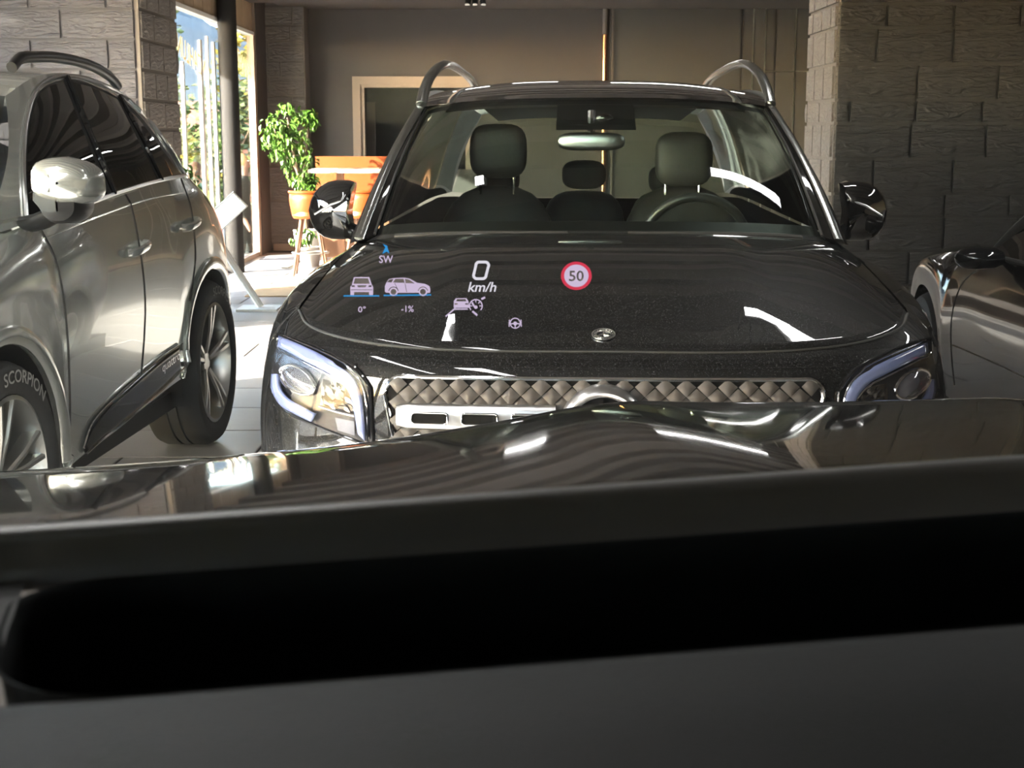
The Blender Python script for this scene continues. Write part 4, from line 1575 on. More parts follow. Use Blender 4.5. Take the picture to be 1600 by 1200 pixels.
for s, x in ((-1, -.375), (1, .345)):
    tilt = Matrix.Rotation(math.radians(-14), 3, 'X')
    seat = rbox(MB(), (x, 2.17, .965), (.235, .07, .315), 2.6, M=tilt).build('front_seat', 'seat_grey', glb)
    rbox(MB(), (x, 1.88, .60), (.25, .27, .09), 3.5).build('seat_cushion', 'seat_grey', seat)
    zt = 1.405 if s < 0 else 1.375
    rbox(MB(), (x + .005, 2.20, zt), (.112, .05, .105), 3.4).build('headrest', 'seat_grey', seat)
    for dx in (-.065, .065):
        MB().tube([(x + dx, 2.20, 1.15), (x + dx, 2.20, zt - .06)], .006, 8).build('headrest_post', 'chrome', seat)
for x in (-.42, -.03, .36):
    bs = rbox(MB(), (x, 3.08, .96), (.19, .08, .26), 3.4).build('rear_seat', 'seat_grey', glb)
    rbox(MB(), (x, 3.10, 1.27 if abs(x) > .1 else 1.29), (.10, .045, .065), 3.0).build('headrest', 'seat_grey', bs)
stw = MB().tube([(.345 + .182 * math.cos(a), 1.56 - .06 * math.sin(a), 1.085 + .175 * math.sin(a)) for a in [2 * PI * k / 40 for k in range(41)]], .016, 10, False).build('steering_wheel', 'plastic_black', glb)
rbox(MB(), (.345, 1.545, 1.08), (.07, .03, .055), 3).build('wheel_hub', 'plastic_black', stw)
for a in (0, PI, -PI / 2):
    MB().tube([(.345 + .05 * math.cos(a), 1.55, 1.08 + .05 * math.sin(a)), (.345 + .175 * math.cos(a), 1.56, 1.085 + .17 * math.sin(a))], [(.018, .008)] * 2, 8).build('wheel_spoke', 'satin_silver', stw)
rows = []
for y, z in ((1.12, 1.13), (1.22, 1.135), (1.36, 1.12), (1.46, 1.08), (1.50, 1.0), (1.52, .7)):
    rows.append([(x, y, z - .03 * (abs(x) / .7) ** 2) for x in np.linspace(-.72, .72, 20)])
gmesh('dashboard', rows, 'black_matte', glb)
rv = rbox(MB(), (-.015, 1.66, 1.445), (.118, .022, .032), 3.2).build('rear_view_mirror', 'satin_silver', glb)
MB().tube([(-.015, 1.66, 1.47), (-.015, 1.68, 1.55)], .014, 8).build('mirror_stalk', 'plastic_black', rv)
MB().box(-.9, .9, .5, 4.4, .22, .30).build('underfloor', 'black_matte', glb, False)

# ================================================================== SILVER SUV ON THE LEFT
SA = math.radians(3.1)


def s_frame(X, Y):
    return (X * math.cos(SA) + Y * math.sin(SA), -X * math.sin(SA) + Y * math.cos(SA), 0.0)


SP = s_frame(-2.765, 3.25)
suv = empty('silver_suv', SP, -SA, 'silver grey large SUV on the left seen along its side', 'car')
cols = [
    [(0, .12, .98), (0, .04, .92), (0, 0, .75), (0, .02, .5), (0, .06, .25)],
    [(.5, .16, .985), (.52, .08, .92), (.54, .04, .75), (.54, .06, .5), (.5, .10, .25)],
    [(.72, .30, 1.0), (.78, .22, .93), (.82, .18, .75), (.82, .18, .5), (.78, .22, .25)],
    [(.82, .50, 1.035), (.90, .44, .95), (.94, .40, .75), (.94, .40, .5), (.90, .42, .27)],
    [(.86, .92, 1.10), (.945, .92, 1.0), (.980, .92, .80), (.980, .92, .55), (.955, .92, .28)],
    [(.89, 1.2, 1.155), (.952, 1.2, 1.04), (.976, 1.2, .82), (.974, 1.2, .55), (.955, 1.2, .30)],
    [(.935, 1.6, 1.20), (.962, 1.6, 1.085), (.975, 1.6, .86), (.968, 1.6, .58), (.965, 1.6, .34)],
    [(.94, 2.2, 1.235), (.966, 2.2, 1.11), (.976, 2.2, .88), (.968, 2.2, .60), (.965, 2.2, .37)],
    [(.935, 2.8, 1.270), (.968, 2.8, 1.13), (.980, 2.8, .89), (.975, 2.8, .60), (.965, 2.8, .40)],
    [(.900, 3.32, 1.265), (.957, 3.32, 1.12), (.990, 3.32, .90), (.988, 3.32, .6), (.965, 3.32, .40)],
    [(.80, 3.66, 1.20), (.875, 3.68, 1.09), (.935, 3.72, .88), (.950, 3.74, .6), (.92, 3.70, .38)],
    [(.64, 3.90, 1.19), (.70, 3.95, 1.08), (.78, 4.02, .88), (.78, 4.03, .6), (.74, 4.0, .36)],
    [(.35, 4.0, 1.18), (.36, 4.06, 1.08), (.38, 4.12, .88), (.38, 4.14, .6), (.36, 4.1, .36)],
    [(0, 4.02, 1.18), (0, 4.08, 1.08), (0, 4.14, .88), (0, 4.16, .6), (0, 4.12, .36)],
]
C = densify(cols, .035)
FH, RH, WR = (.94, .385), (3.32, .395), .395
C = arch_bottom(C, [(FH[0], FH[1], .455), (RH[0], RH[1], .455)])
G = half_ring(C, None, 16)
half = lip(G.transpose(1, 0, 2), .16).transpose(1, 0, 2)
sbody = MB().grid(half).grid(mirx(half)).build('body_shell', 'paint_silver', suv, True, 50)
# bonnet
fr_ = cr([c[0] for c in cols[:4]], 16)
re_ = cr([(0, 1.0, 1.17), (.45, 1.02, 1.17), (.75, 1.10, 1.165), (.89, 1.2, 1.155)], 16)
sd_edge = cr([cols[3][0], cols[4][0], cols[5][0]], 12)
rows = []
for i, t in enumerate(np.linspace(0, 1, 12)):
    r = fr_ * (1 - t) + re_ * t
    r = r + (sd_edge[i] - r[-1]) * np.linspace(0, 1, 16)[:, None] ** 4
    r[:, 2] += .035 * math.sin(PI * t) * (1 - np.linspace(0, 1, 16) ** 2)
    rows.append(r)
gmesh('bonnet', both(rows), 'paint_silver', suv)
# cabin
bel = [(.885, 1.02, 1.150), (.925, 1.45, 1.192), (.94, 2.2, 1.236), (.935, 2.75, 1.272), (.895, 3.25, 1.268), (.79, 3.68, 1.20)]
rof = [(.745, 1.62, 1.600), (.735, 1.90, 1.672), (.72, 2.25, 1.705), (.71, 2.65, 1.690), (.70, 3.0, 1.64), (.69, 3.28, 1.56)]
NS = 44
bA, rA = cr(bel, NS), cr(rof, NS)
cab = []
for t in np.linspace(0, 1, 12):
    r = bA * (1 - t) + rA * t
    r[:, 0] += .045 * math.sin(PI * t)
    cab.append(r)
cab = np.array(cab)
scab = MB().grid(cab).build('cabin_side', 'paint_silver', suv, True, 50)
MB().grid(mirx(cab)).build('cabin_side', 'paint_silver', suv, True, 50)
rc = cr([(0, 1.50, 1.615), (0, 1.85, 1.70), (0, 2.25, 1.735), (0, 2.65, 1.725), (0, 3.0, 1.685), (0, 3.35, 1.60)], NS)
RF = np.array([[(rA[i][0] * u, rc[i][1] + (rA[i][1] - rc[i][1]) * u ** 2, rA[i][2] + (rc[i][2] - rA[i][2]) * (1 - u ** 2.6)) for u in np.linspace(0, 1, 12)] for i in range(NS)])
gmesh('roof', both(RF), 'paint_silver', suv)
wb_ = cr([(0, .98, 1.165), (.45, 1.0, 1.165), (.75, 1.03, 1.158), (.885, 1.02, 1.15)], 12)
gmesh('windscreen', both(strip_between(wb_, RF[0], 8)), 'glass_tint', suv)
gmesh('rear_window', both(strip_between(cr([(0, 3.96, 1.18), (.4, 3.92, 1.19), (.79, 3.68, 1.20)], 12), RF[-1], 6)), 'glass_tint', suv)
MB().box(-.9, .9, .4, 3.9, .25, .33).build('underfloor', 'black_matte', suv, False)
rb = Skin(SP, -SA, [sbody])
rk = Skin(SP, -SA, [scab])
rboth = Skin(SP, -SA, [sbody, scab])


def two(name, G, m, solid=0.0):
    """the same panel on the visible and on the far side"""
    a = gmesh(name, G, m, suv, True, None, solid, 0)
    b = gmesh(name, mirx(G), m, suv, True, None, solid, 0)
    return a, b


two('front_window', rk.patch([(44, 338), (41, 250), (48, 185), (66, 142), (98, 128)], [(50, 343), (80, 335), (110, 325), (140, 314), (167, 304)], 18, 14, .004), 'glass_tint')
two('rear_door_window', rk.patch([(112, 129), (148, 139), (182, 156)], [(182, 299), (214, 289), (246, 281)], 14, 12, .004), 'glass_tint')
two('quarter_window', rk.patch([(192, 163), (218, 190), (243, 222)], [(254, 279), (268, 276), (281, 272)], 10, 10, .004), 'glass_tint')
# dark inside behind the panes
two('window_backing', rk.patch([(42, 338), (39, 250), (46, 180), (66, 138), (110, 124), (160, 140), (205, 168), (245, 215)], [(48, 346), (80, 338), (120, 325), (160, 308), (200, 295), (240, 284), (262, 279), (284, 273)], 24, 12, .0015), 'black_matte')
for s in (1, -1):
    pm = (lambda L: [tuple(p) for p in L]) if s > 0 else (lambda L: [(-p[0], p[1], p[2]) for p in L])
    MB().tube(pm(rk.line([(39, 343), (35, 250), (42, 180), (62, 133), (108, 119), (162, 134), (208, 162), (250, 212), (288, 274)], 40, .006)), .007, 6).build('window_trim', 'satin_silver', suv)
    MB().tube(pm(rk.line([(50, 346), (110, 328), (180, 302), (240, 284), (288, 274)], 24, .006)), .008, 6).build('window_trim', 'satin_silver', suv)
    MB().tube(pm(rk.line([(103, 122), (140, 218), (176, 303)], 12, .008)), .011, 6).build('window_post', 'gloss_black', suv)
    MB().tube(pm(rk.line([(186, 152), (220, 218), (250, 281)], 12, .008)), .010, 6).build('window_post', 'gloss_black', suv)
    # roof rail
    P = [(.70, 1.80, 1.705), (.70, 1.87, 1.738), (.695, 2.0, 1.752), (.685, 2.3, 1.765), (.675, 2.7, 1.752), (.668, 2.95, 1.715), (.665, 3.05, 1.68)]
    P = [(s * p[0], p[1], p[2]) for p in cr(P, 26)]
    MB().tube(P, [(.020, .022)] * 26, 10).build('roof_rail', 'plastic_black', suv)
    # shut lines
    for pth in ([(63, 358), (84, 398), (97, 450), (105, 520), (109, 620), (108, 715)], [(199, 298), (213, 358), (223, 420), (227, 475), (223, 560), (214, 640)], [(283, 280), (297, 320), (304, 370), (305, 410), (296, 470)]):
        MB().tube(pm(rb.line(pth, 18, .0005)), .0035, 6).build('shut_line', 'black_matte', suv)
    # door handles
    for (x, y) in ((211, 388), (293, 350)):
        c = rb.px(x, y, .0)
        q = MB()
        P = [(s * (c.x + o_), c.y + d, c.z + .012 * d / .1) for d, o_ in ((-.10, .004), (-.085, .028), (0, .036), (.085, .028), (.10, .004))]
        q.tube([tuple(p) for p in cr(P, 14)], [(.012, .018)] * 14, 8).build('door_handle', 'paint_silver', suv)
    # lower door blade with bright edges
    Gt = [(126, 700), (140, 662), (176, 622), (216, 586), (252, 556), (280, 537)]
    Gb = [(130, 708), (150, 690), (184, 664), (222, 632), (256, 602), (283, 574)]
    Gp = rb.patch(Gt, Gb, 26, 6, .006)
    bl = gmesh('sill_blade', Gp if s > 0 else mirx(Gp), 'gloss_black', suv, True, None, .008, -1)
    MB().tube(pm(rb.line(Gt, 26, .012)), .005, 6).build('blade_trim', 'chrome', bl)
    MB().tube(pm(rb.line(Gb, 26, .012)), .006, 6).build('blade_trim', 'chrome', bl)
    if s > 0:
        V, Fc = text_geo('quattro', 0, 1.0, 0)
        xs, hs = max(v[0] for v in V), max(v[1] for v in V)
        A_, B_ = rb.px(248, 582, .016), rb.px(276, 560, .016)
        U = (B_ - A_)
        Vt = [A_ + U * (v[0] / xs) + Vector((0, 0, .030 * v[1] / hs)) for v in V]
        make('sill_lettering', Vt, Fc, 'satin_silver', bl, False)
    P = pm(rb.line([(100, 470), (150, 448), (220, 415), (300, 372)], 20, .0))
    MB().tube(pm(rb.line([(70, 372), (150, 340), (230, 312), (300, 298)], 20, -.002)), .004, 6).build('shoulder_crease', 'paint_silver', suv)
    for (hy, hz), yy in ((FH, 0), (RH, 1)):
        w_ = wheel(suv, (s * (.850 if yy == 0 else .862), hy, hz), s, WR, .285, .27, 'blade' if yy else 'twin', 'rim_silver', ('SCORPION', math.radians(72), .040) if s > 0 else None)
        P = []
        for q in np.linspace(-.25, PI + .25, 36):
            o_ = rb.ray((s * 2.0, hy + .475 * math.cos(q), hz + .475 * math.sin(q)), (-s, 0, 0), .006)
            P.append(o_)
        MB().tube(P, [(.010, .030)] * len(P), 8).build('arch_trim', 'paint_silver', suv)
        # inside of the wheel arch
        rows = [[(s * x, hy + .45 * math.cos(q), hz + .45 * math.sin(q)) for q in np.linspace(-.3, PI + .3, 24)] for x in (.95, .60)]
        rows.append([(s * .60, hy + .02 * math.cos(q), hz + .02 * math.sin(q)) for q in np.linspace(-.3, PI + .3, 24)])
        gmesh('wheel_well', rows, 'black_matte', suv)
    # door mirror
    rows = []
    for (y, sx, sz) in ((1.145, .004, .004), (1.15, .060, .042), (1.165, .080, .056), (1.20, .090, .068), (1.25, .096, .074), (1.30, .094, .072), (1.31, .004, .004)):
        row = []
        for k in range(28):
            q = 2 * PI * k / 28
            cx, cz = math.cos(q), math.sin(q)
            ex_ = math.copysign(abs(cx) ** .5, cx) * sx
            ez_ = math.copysign(abs(cz) ** .5, cz) * sz
            v_ = max(0, 1 - abs(ex_ - .01) / .10)
            if ez_ < 0:
                ez_ = ez_ * (.72 + .40 * v_)
            else:
                ez_ = ez_ * (1.0 + .12 * v_) - .020 * max(0, ex_) / .096
            row.append((s * (1.090 + ex_), y + .30 * ex_, 1.318 + ez_ - .06 * ex_))
        rows.append(row)
    mir = MB().grid(rows, True).build('door_mirror', 'paint_silver', suv)
    rows = []
    for (y, sx, sz) in ((1.160, .004, .004), (1.165, .066, .040), (1.20, .082, .052), (1.26, .088, .056), (1.31, .084, .054), (1.315, .004, .004)):
        row = []
        for k in range(22):
            q = 2 * PI * k / 22
            cx, cz = math.cos(q), math.sin(q)
            ex_ = math.copysign(abs(cx) ** .6, cx) * sx
            ez_ = math.copysign(abs(cz) ** .6, cz) * sz
            row.append((s * (1.080 + ex_ * (1 if ez_ > 0 else .72)), y + .30 * ex_, 1.262 + ez_ - .03 * (1 - abs(ex_) / .1) * (1 if ez_ < 0 else 0)))
        rows.append(row)
    MB().grid(rows, True).build('mirror_base', 'plastic_black', mir)
    MB().tube([(s * .93, 1.30, 1.180), (s * .98, 1.27, 1.190), (s * 1.04, 1.25, 1.215)], [(.05, .026), (.045, .026), (.045, .02)], 10).build('mirror_foot', 'plastic_black', mir)
    MB().box(*(sorted((s * 1.040, s * 1.068))), 1.140, 1.160, 1.290, 1.345).build('mirror_mark', 'black_matte', mir, False)


# front end of the silver SUV
def sfront(x, z, off):
    return rb.ray((x, -1.0, z), (0, 1, 0), off)


sg_ = gmesh('grille', [[sfront(x * (1 - .25 * abs(v)), .62 + .24 * v, .006) for x in np.linspace(-.48, .48, 20)] for v in np.linspace(1, -1, 10)], 'grille_back', suv)
for x in np.linspace(-.36, .36, 7):
    MB().tube([sfront(x, z, .014) for z in np.linspace(.42, .82, 6)], .010, 6).build('grille_slat', 'satin_silver', sg_)
for s in (-1, 1):
    h_ = gmesh('headlight', [[sfront(s * x, .86 - .10 * v - .04 * (1 - t), .006) for t, x in zip(np.linspace(0, 1, 12), np.linspace(.52, .86, 12))] for v in np.linspace(0, 1, 5)], 'lamp_house', suv)
    MB().tube([sfront(s * x, .845 - .04 * (1 - t), .012) for t, x in zip(np.linspace(0, 1, 12), np.linspace(.53, .85, 12))], .008, 6).build('running_light', 'lamp_blue', h_)

# ================================================================== BLACK CONVERTIBLE ON THE RIGHT
PP = s_frame(2.64, 3.85)
spc = empty('sports_car', PP, -SA, 'low black convertible sports car parked on the right facing away', 'car')
# columns from the tail (y=0) to the nose (y=4.35), half with x >= 0
cols = [
    [(0, .05, .86), (0, -.02, .76), (0, -.04, .6), (0, 0, .42), (0, .05, .24)],
    [(.5, .08, .86), (.52, .02, .76), (.54, 0, .6), (.54, .04, .42), (.5, .08, .24)],
    [(.72, .28, .88), (.80, .24, .77), (.84, .22, .6), (.83, .24, .42), (.78, .28, .22)],
    [(.76, .70, .93), (.87, .70, .80), (.915, .70, .62), (.91, .70, .42), (.86, .70, .2)],
    [(.78, 1.15, .955), (.88, 1.15, .83), (.92, 1.15, .64), (.915, 1.15, .42), (.87, 1.15, .2)],
    [(.80, 1.75, .94), (.865, 1.75, .82), (.895, 1.75, .64), (.89, 1.75, .42), (.87, 1.75, .2)],
    [(.80, 2.45, .925), (.86, 2.45, .81), (.89, 2.45, .64), (.885, 2.45, .42), (.87, 2.45, .2)],
    [(.76, 2.95, .935), (.845, 2.95, .83), (.888, 2.95, .65), (.885, 2.95, .42), (.87, 2.95, .2)],
    [(.70, 3.35, .93), (.83, 3.35, .84), (.90, 3.35, .66), (.905, 3.35, .42), (.87, 3.35, .2)],
    [(.66, 3.70, .885), (.80, 3.70, .80), (.895, 3.70, .63), (.90, 3.70, .42), (.86, 3.70, .2)],
    [(.60, 4.0, .79), (.73, 4.02, .71), (.83, 4.04, .58), (.84, 4.04, .42), (.80, 4.02, .22)],
    [(.45, 4.18, .69), (.54, 4.24, .62), (.60, 4.28, .52), (.60, 4.28, .4), (.56, 4.24, .22)],
    [(0, 4.28, .65), (0, 4.35, .58), (0, 4.38, .5), (0, 4.38, .4), (0, 4.34, .22)],
]
C = densify(cols, .035)
C = arch_bottom(C, [(1.15, .33, .37), (3.55, .33, .37)])
G = half_ring(C, None, 16)
half = lip(G.transpose(1, 0, 2), .15).transpose(1, 0, 2)
pbody = MB().grid(half).grid(mirx(half)).build('body_shell', 'paint_sport', spc, True, 50)
# front lid and rear deck
top = G[0]
def deck(y0, y1, zc, m, name, n=12):
    idx = [i for i in range(len(top)) if y0 <= top[i][1] <= y1]
    rows = []
    for i in idx:
        e = top[i]
        rows.append([(e[0] * u, e[1], e[2] + zc(e[1]) * (1 - u * u)) for u in np.linspace(0, 1, 10)])
    return gmesh(name, both(rows), m, spc)
deck(2.85, 4.4, lambda y: -.05 + .07 * max(0, (y - 3.3)), 'paint_sport', 'bonnet')
deck(-.1, 1.2, lambda y: .05, 'paint_sport', 'rear_deck')
# screen pillars, screen and soft roof
wsb = cr([(0, 3.05, .93), (.45, 2.98, .935), (.70, 2.80, .94)], 12)
wst = cr([(0, 2.35, 1.24), (.40, 2.32, 1.235), (.60, 2.25, 1.215)], 12)
pw = gmesh('windscreen', both(strip_between(wsb, wst, 8)), 'glass_tint', spc)
for s in (-1, 1):
    P = [(s * .735, 2.86, .925), (s * .70, 2.60, 1.07), (s * .65, 2.36, 1.18), (s * .61, 2.22, 1.225)]
    MB().tube([tuple(p) for p in cr(P, 14)], [(.030, .022)] * 14, 10).build('screen_pillar', 'soft_top', spc)
    P = [(s * .80, 2.80, .925), (s * .81, 2.4, .93), (s * .81, 1.7, .945)]
    MB().tube([tuple(p) for p in cr(P, 14)], .012, 8).build('door_top_seal', 'soft_top', spc)
bR = cr([(.62, 2.25, 1.215), (.62, 1.9, 1.235), (.60, 1.5, 1.20), (.58, 1.15, 1.05), (.60, .85, .96)], 20)
RFs = np.array([[(p[0] * u, p[1], p[2] + .045 * (1 - u ** 2.5)) for u in np.linspace(0, 1, 10)] for p in bR])
gmesh('soft_roof', both(RFs), 'soft_top', spc)
bS = cr([(.78, 2.75, .94), (.80, 2.2, .935), (.80, 1.6, .95), (.77, 1.2, .955), (.74, .85, .945)], 20)
Gs = strip_between(bS, bR, 7)
for s in (-1, 1):
    gm = Gs if s > 0 else mirx(Gs)
    gmesh('side_window', gm[:, :13], 'glass_tint', spc)
    gmesh('roof_side', gm[:, 12:], 'soft_top', spc)
    # mirror
    rows = []
    for (x, sy, sz) in ((.84, .004, .004), (.845, .05, .030), (.88, .070, .046), (.95, .075, .052), (1.01, .062, .045), (1.04, .03, .022), (1.045, .003, .003)):
        rows.append([(s * x, 2.38 + math.cos(2 * PI * k / 18) * sy + .02 * (x - .9), .940 + math.sin(2 * PI * k / 18) * sz) for k in range(18)])
    mm = MB().grid(rows, True).build('door_mirror', 'gloss_black', spc)
    MB().tube([(s * .80, 2.46, .915), (s * .86, 2.42, .92), (s * .90, 2.40, .93)], [(.03, .016)] * 3, 8).build('mirror_foot', 'gloss_black', mm)
psk = Skin(PP, -SA, [pbody])
for s in (-1, 1):
    def lx(pts, off):
        return [psk.ray((s * 2.0, y, z), (-s, 0, 0), off) for y, z in pts]
    for pth in ([(2.62, .90), (2.80, .84), (2.93, .76), (2.98, .6), (2.97, .42), (2.92, .28)], [(1.55, .90), (1.50, .7), (1.56, .4), (1.60, .28)]):
        pp_ = [(p[0], p[1]) for p in cr([(a, b, 0) for a, b in pth], 18)]
        MB().tube(lx(pp_, .0), .004, 6).build('shut_line', 'black_matte', spc)
    pp_ = [(p[0], p[1]) for p in cr([(1.3, .52, 0), (2.2, .50, 0), (2.95, .47, 0)], 14)]
    MB().tube(lx(pp_, .0), .005, 6).build('door_crease', 'paint_sport', spc)
    lamp = psk.ray((s * .62, 5.2, .66), (0, -1, 0), .0)
    rows = [[psk.ray((s * (.62 + .12 * f * math.cos(q)), 5.2, .68 + .10 * f * math.sin(q)), (0, -1, 0), .010 + .02 * (1 - f)) for q in [2 * PI * k / 18 for k in range(18)]] for f in (1, .7, .4, .05)]
    MB().grid(rows, True).build('headlight', 'glass_lamp', spc)
    rows = [[psk.ray((s * (.60 + .15 * u), -1.0, .70 + .05 * v), (0, 1, 0), .006) for u in np.linspace(-1, 1, 8)] for v in (-1, 0, 1)]
    gmesh('tail_light', rows, 'lamp_red', spc)
    for y in (1.15, 3.55):
        wheel(spc, (s * .785, y, .33), s, .33, .235, .235, 'five', 'rim_silver')
        rows = [[(s * x, y + .37 * math.cos(q), .33 + .37 * math.sin(q)) for q in np.linspace(-.3, PI + .3, 24)] for x in (.87, .5)]
        gmesh('wheel_well', rows, 'black_matte', spc)
MB().box(-.8, .8, .4, 4.0, .16, .24).build('underfloor', 'black_matte', spc, False)

# ================================================================== THE VIEWER'S CAR
OA = math.radians(14)
own = empty('viewer_car', (0, 0, 0), OA, 'black car the view is taken from with dashboard and glossy bonnet in the foreground', 'car')


def o_loc(p):
    c, s = math.cos(OA), math.sin(OA)
    return np.array((p[0] * c + p[1] * s, -p[0] * s + p[1] * c, p[2]))


def o_plane(px, py, v):
    """point on the pixel's ray at forward distance v in the car's own frame"""
    r = o_loc(pixel_ray(px, py))
    k = v / r[1]
    return np.array((r[0] * k, v, EYE + r[2] * k))


# bonnet: crest heights across the car
crest = [o_plane(x, y, 1.72) for x, y in ((-500, 762), (0, 741), (250, 725), (400, 712), (600, 692), (750, 668), (850, 650), (920, 634), (980, 626), (1100, 630), (1300, 630), (1600, 621), (2000, 628))]
cu = np.array([p[0] for p in crest])
cz = np.array([p[2] for p in crest])
us = np.linspace(-.62, 1.36, 70)
zc = np.interp(us, cu, cz)
ker = np.ones(5) / 5
zc = np.convolve(np.pad(zc, 2, mode='edge'), ker, 'valid')
edge = np.clip(np.minimum(us + .62, 1.36 - us) / .22, 0, 1)
zc -= .09 * (1 - edge) ** 2
rows = []
for v in np.r_[np.linspace(.98, 1.72, 20), np.linspace(1.76, 2.25, 16)]:
    if v <= 1.72:
        z = zc + .085 * (1.72 - v) - .05 * (1.72 - v) ** 2
    else:
        z = zc - .10 * (v - 1.72) - 1.25 * (v - 1.72) ** 2
    rows.append(np.stack([us, np.full_like(us, v), z], 1))
rows.append(np.stack([us, np.full_like(us, 2.28), zc - .55], 1))
rows.append(np.stack([us, np.full_like(us, 2.24), np.full_like(us, .30)], 1))
bonnet = gmesh('bonnet', rows, 'paint_gloss', own)
for s, u in ((0, -.62), (1, 1.36)):
    zz = np.array([[(u + (.10 if s else -.10) * math.sin(PI * k / 8 * .5), v, (zc[0 if not s else -1] + .02) * (1 - k / 8) + .30 * k / 8) for k in range(9)] for v in np.linspace(.9, 2.2, 10)])
    pass
for s, u in ((0, -.62), (1, 1.36)):
    zt = zc[0 if not s else -1] - .06
    zz = np.array([[(u + (.10 if s else -.10) * math.sin(PI * k / 8 * .5), v, (zt - max(0, v - 1.6) * .5) * (1 - k / 8) + .30 * k / 8) for k in range(9)] for v in np.linspace(.9, 2.1, 12)])
    gmesh('fender', zz, 'paint_gloss', own)
# cowl panel
rows = [np.stack([us, np.full_like(us, v), zc + .03 + dz], 1) for v, dz in ((.82, -.05), (.90, -.03), (.985, -.0))]
gmesh('cowl', rows, 'plastic_black', own)
MB().tube([(-.35, .97, 1.15), (.1, .955, 1.165), (.75, .95, 1.17)], .008, 8).build('wiper', 'black_matte', own)
# windscreen
WB0, WT0 = (1.00, 1.125), (.04, 1.72)
rows = []
for t in np.linspace(0, 1, 10):
    rows.append([(u, WB0[0] + (WT0[0] - WB0[0]) * t - .10 * ((u - .37) / .75) ** 2, WB0[1] + (WT0[1] - WB0[1]) * t) for u in np.linspace(-.40 + .06 * t, 1.14 - .06 * t, 24)])
wo = gmesh('windscreen', rows, 'glass_own', own)
fb = [[(u, WB0[0] - .01 - .10 * ((u - .37) / .75) ** 2 - d, WB0[1] - .008 + d * .62) for u in np.linspace(-.40, 1.14, 24)] for d in (0, .03, .075)]
gmesh('frit_band', fb, 'frit', wo)
# roof, pillars and header around the cabin, out of view above the lens
rows = [[(u, v, 1.74 + .03 * math.sin(PI * (v + 2.2) / 2.3)) for u in np.linspace(-.36, 1.10, 8)] for v in np.linspace(-2.2, .06, 8)]
gmesh('roof', np.array(rows) + np.array([0, 0, .012]), 'paint_gloss', own, True, None, .03, 1)
gmesh('headliner', np.array(rows) - np.array([0, 0, .03]), 'headliner', own)
for u0, u1 in ((-.42, -.35), (1.16, 1.09)):
    MB().tube([(u0, .80, 1.13), (u0 * .55 + u1 * .45, .42, 1.43), (u1, -.02, 1.72)], .045, 8).build('pillar', 'plastic_black', own)
    MB().box(u0 - .03, u0 + .03, -2.2, .82, .35, 1.10).build('door', 'paint_gloss', own, False)
    MB().add([(u0, -2.2, 1.10), (u0, .78, 1.12), (u1, .0, 1.72), (u1, -2.2, 1.74)], [(0, 1, 2, 3)]).build('side_window', 'glass_tint', own, False)
    w_ = wheel(own, ((-.53 if u0 < 0 else 1.27), 1.45, .37), -1 if u0 < 0 else 1, .37, .26, .25, 'five', 'rim_silver')

MB().box(-.40, 1.14, -2.25, -2.2, .35, 1.15).build('tailgate', 'plastic_black', own, False)
MB().add([(-.38, -2.2, 1.15), (1.12, -2.2, 1.15), (1.08, -2.15, 1.74), (-.34, -2.15, 1.74)], [(0, 1, 2, 3)]).build('rear_window', 'glass_tint', own, False)
# dashboard: lofted across the car, cross-section in (forward, height)
def sec(u):
    """near slope, instrument hood, sunken display opening, far ridge, fall to the glass"""
    return [(.02, 1.12), (.12, 1.25), (.20, 1.315), (.26, 1.336), (.318, 1.341)]


EDGE = [(100, 1082), (400, 1064), (800, 1026), (1200, 991), (1600, 966)]
u_d = np.linspace(-.36, 1.10, 74)
near = [o_loc(at_z(x, y, 1.340)) for x, y in EDGE]
farr = [o_loc(at_z(x, y, 1.338)) for x, y in ((0, 895), (400, 872), (800, 838), (1200, 806), (1600, 786))]
ridge = [o_loc(at_z(x, y, 1.350)) for x, y in ((0, 838), (400, 796), (800, 764), (1200, 738), (1600, 722))]
vn = np.polyval(np.polyfit([p[0] for p in near], [p[1] for p in near], 1), 0)
vf = np.polyval(np.polyfit([p[0] for p in farr], [p[1] for p in farr], 1), 0)
vr = np.polyval(np.polyfit([p[0] for p in ridge], [p[1] for p in ridge], 1), 0)
sl = lambda L: np.polyfit([p[0] for p in L], [p[1] for p in L], 1)
fn, ff, frd = sl(near), sl(farr), sl(ridge)
u_l = o_loc(at_z(8, 985, 1.34))[0]            # left end of the opening
u_r = u_l + .40
prof = lambda u, f: float(np.polyval(f, np.clip(u, -.12, .30)))
rows = []
names = []
for u in u_d:
    a, b, r = prof(u, fn), prof(u, ff), prof(u, frd)
    dr = .10 * (max(0, abs(u - .1) - .25)) ** 2
    rows.append([(u, .02, 1.14 - dr), (u, .10, 1.26 - dr), (u, .18, 1.318 - dr), (u, a - .05, 1.3385 - dr), (u, a - .012, 1.341 - dr), (u, a, 1.338 - dr)])
near_part = np.array(rows)
dash = gmesh('dashboard', near_part, 'dash_grain', own)
rows = []
for u in u_d:
    a, b, r = prof(u, fn), prof(u, ff), prof(u, frd)
    dr = .10 * (max(0, abs(u - .1) - .25)) ** 2
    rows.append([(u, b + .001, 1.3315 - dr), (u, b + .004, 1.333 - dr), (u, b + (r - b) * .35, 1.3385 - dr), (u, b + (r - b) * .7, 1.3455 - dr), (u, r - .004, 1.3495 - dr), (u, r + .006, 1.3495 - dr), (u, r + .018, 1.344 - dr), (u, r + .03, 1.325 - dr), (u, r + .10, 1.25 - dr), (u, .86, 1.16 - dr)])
gmesh('dash_ridge', rows, 'dash_grain_lit', dash)
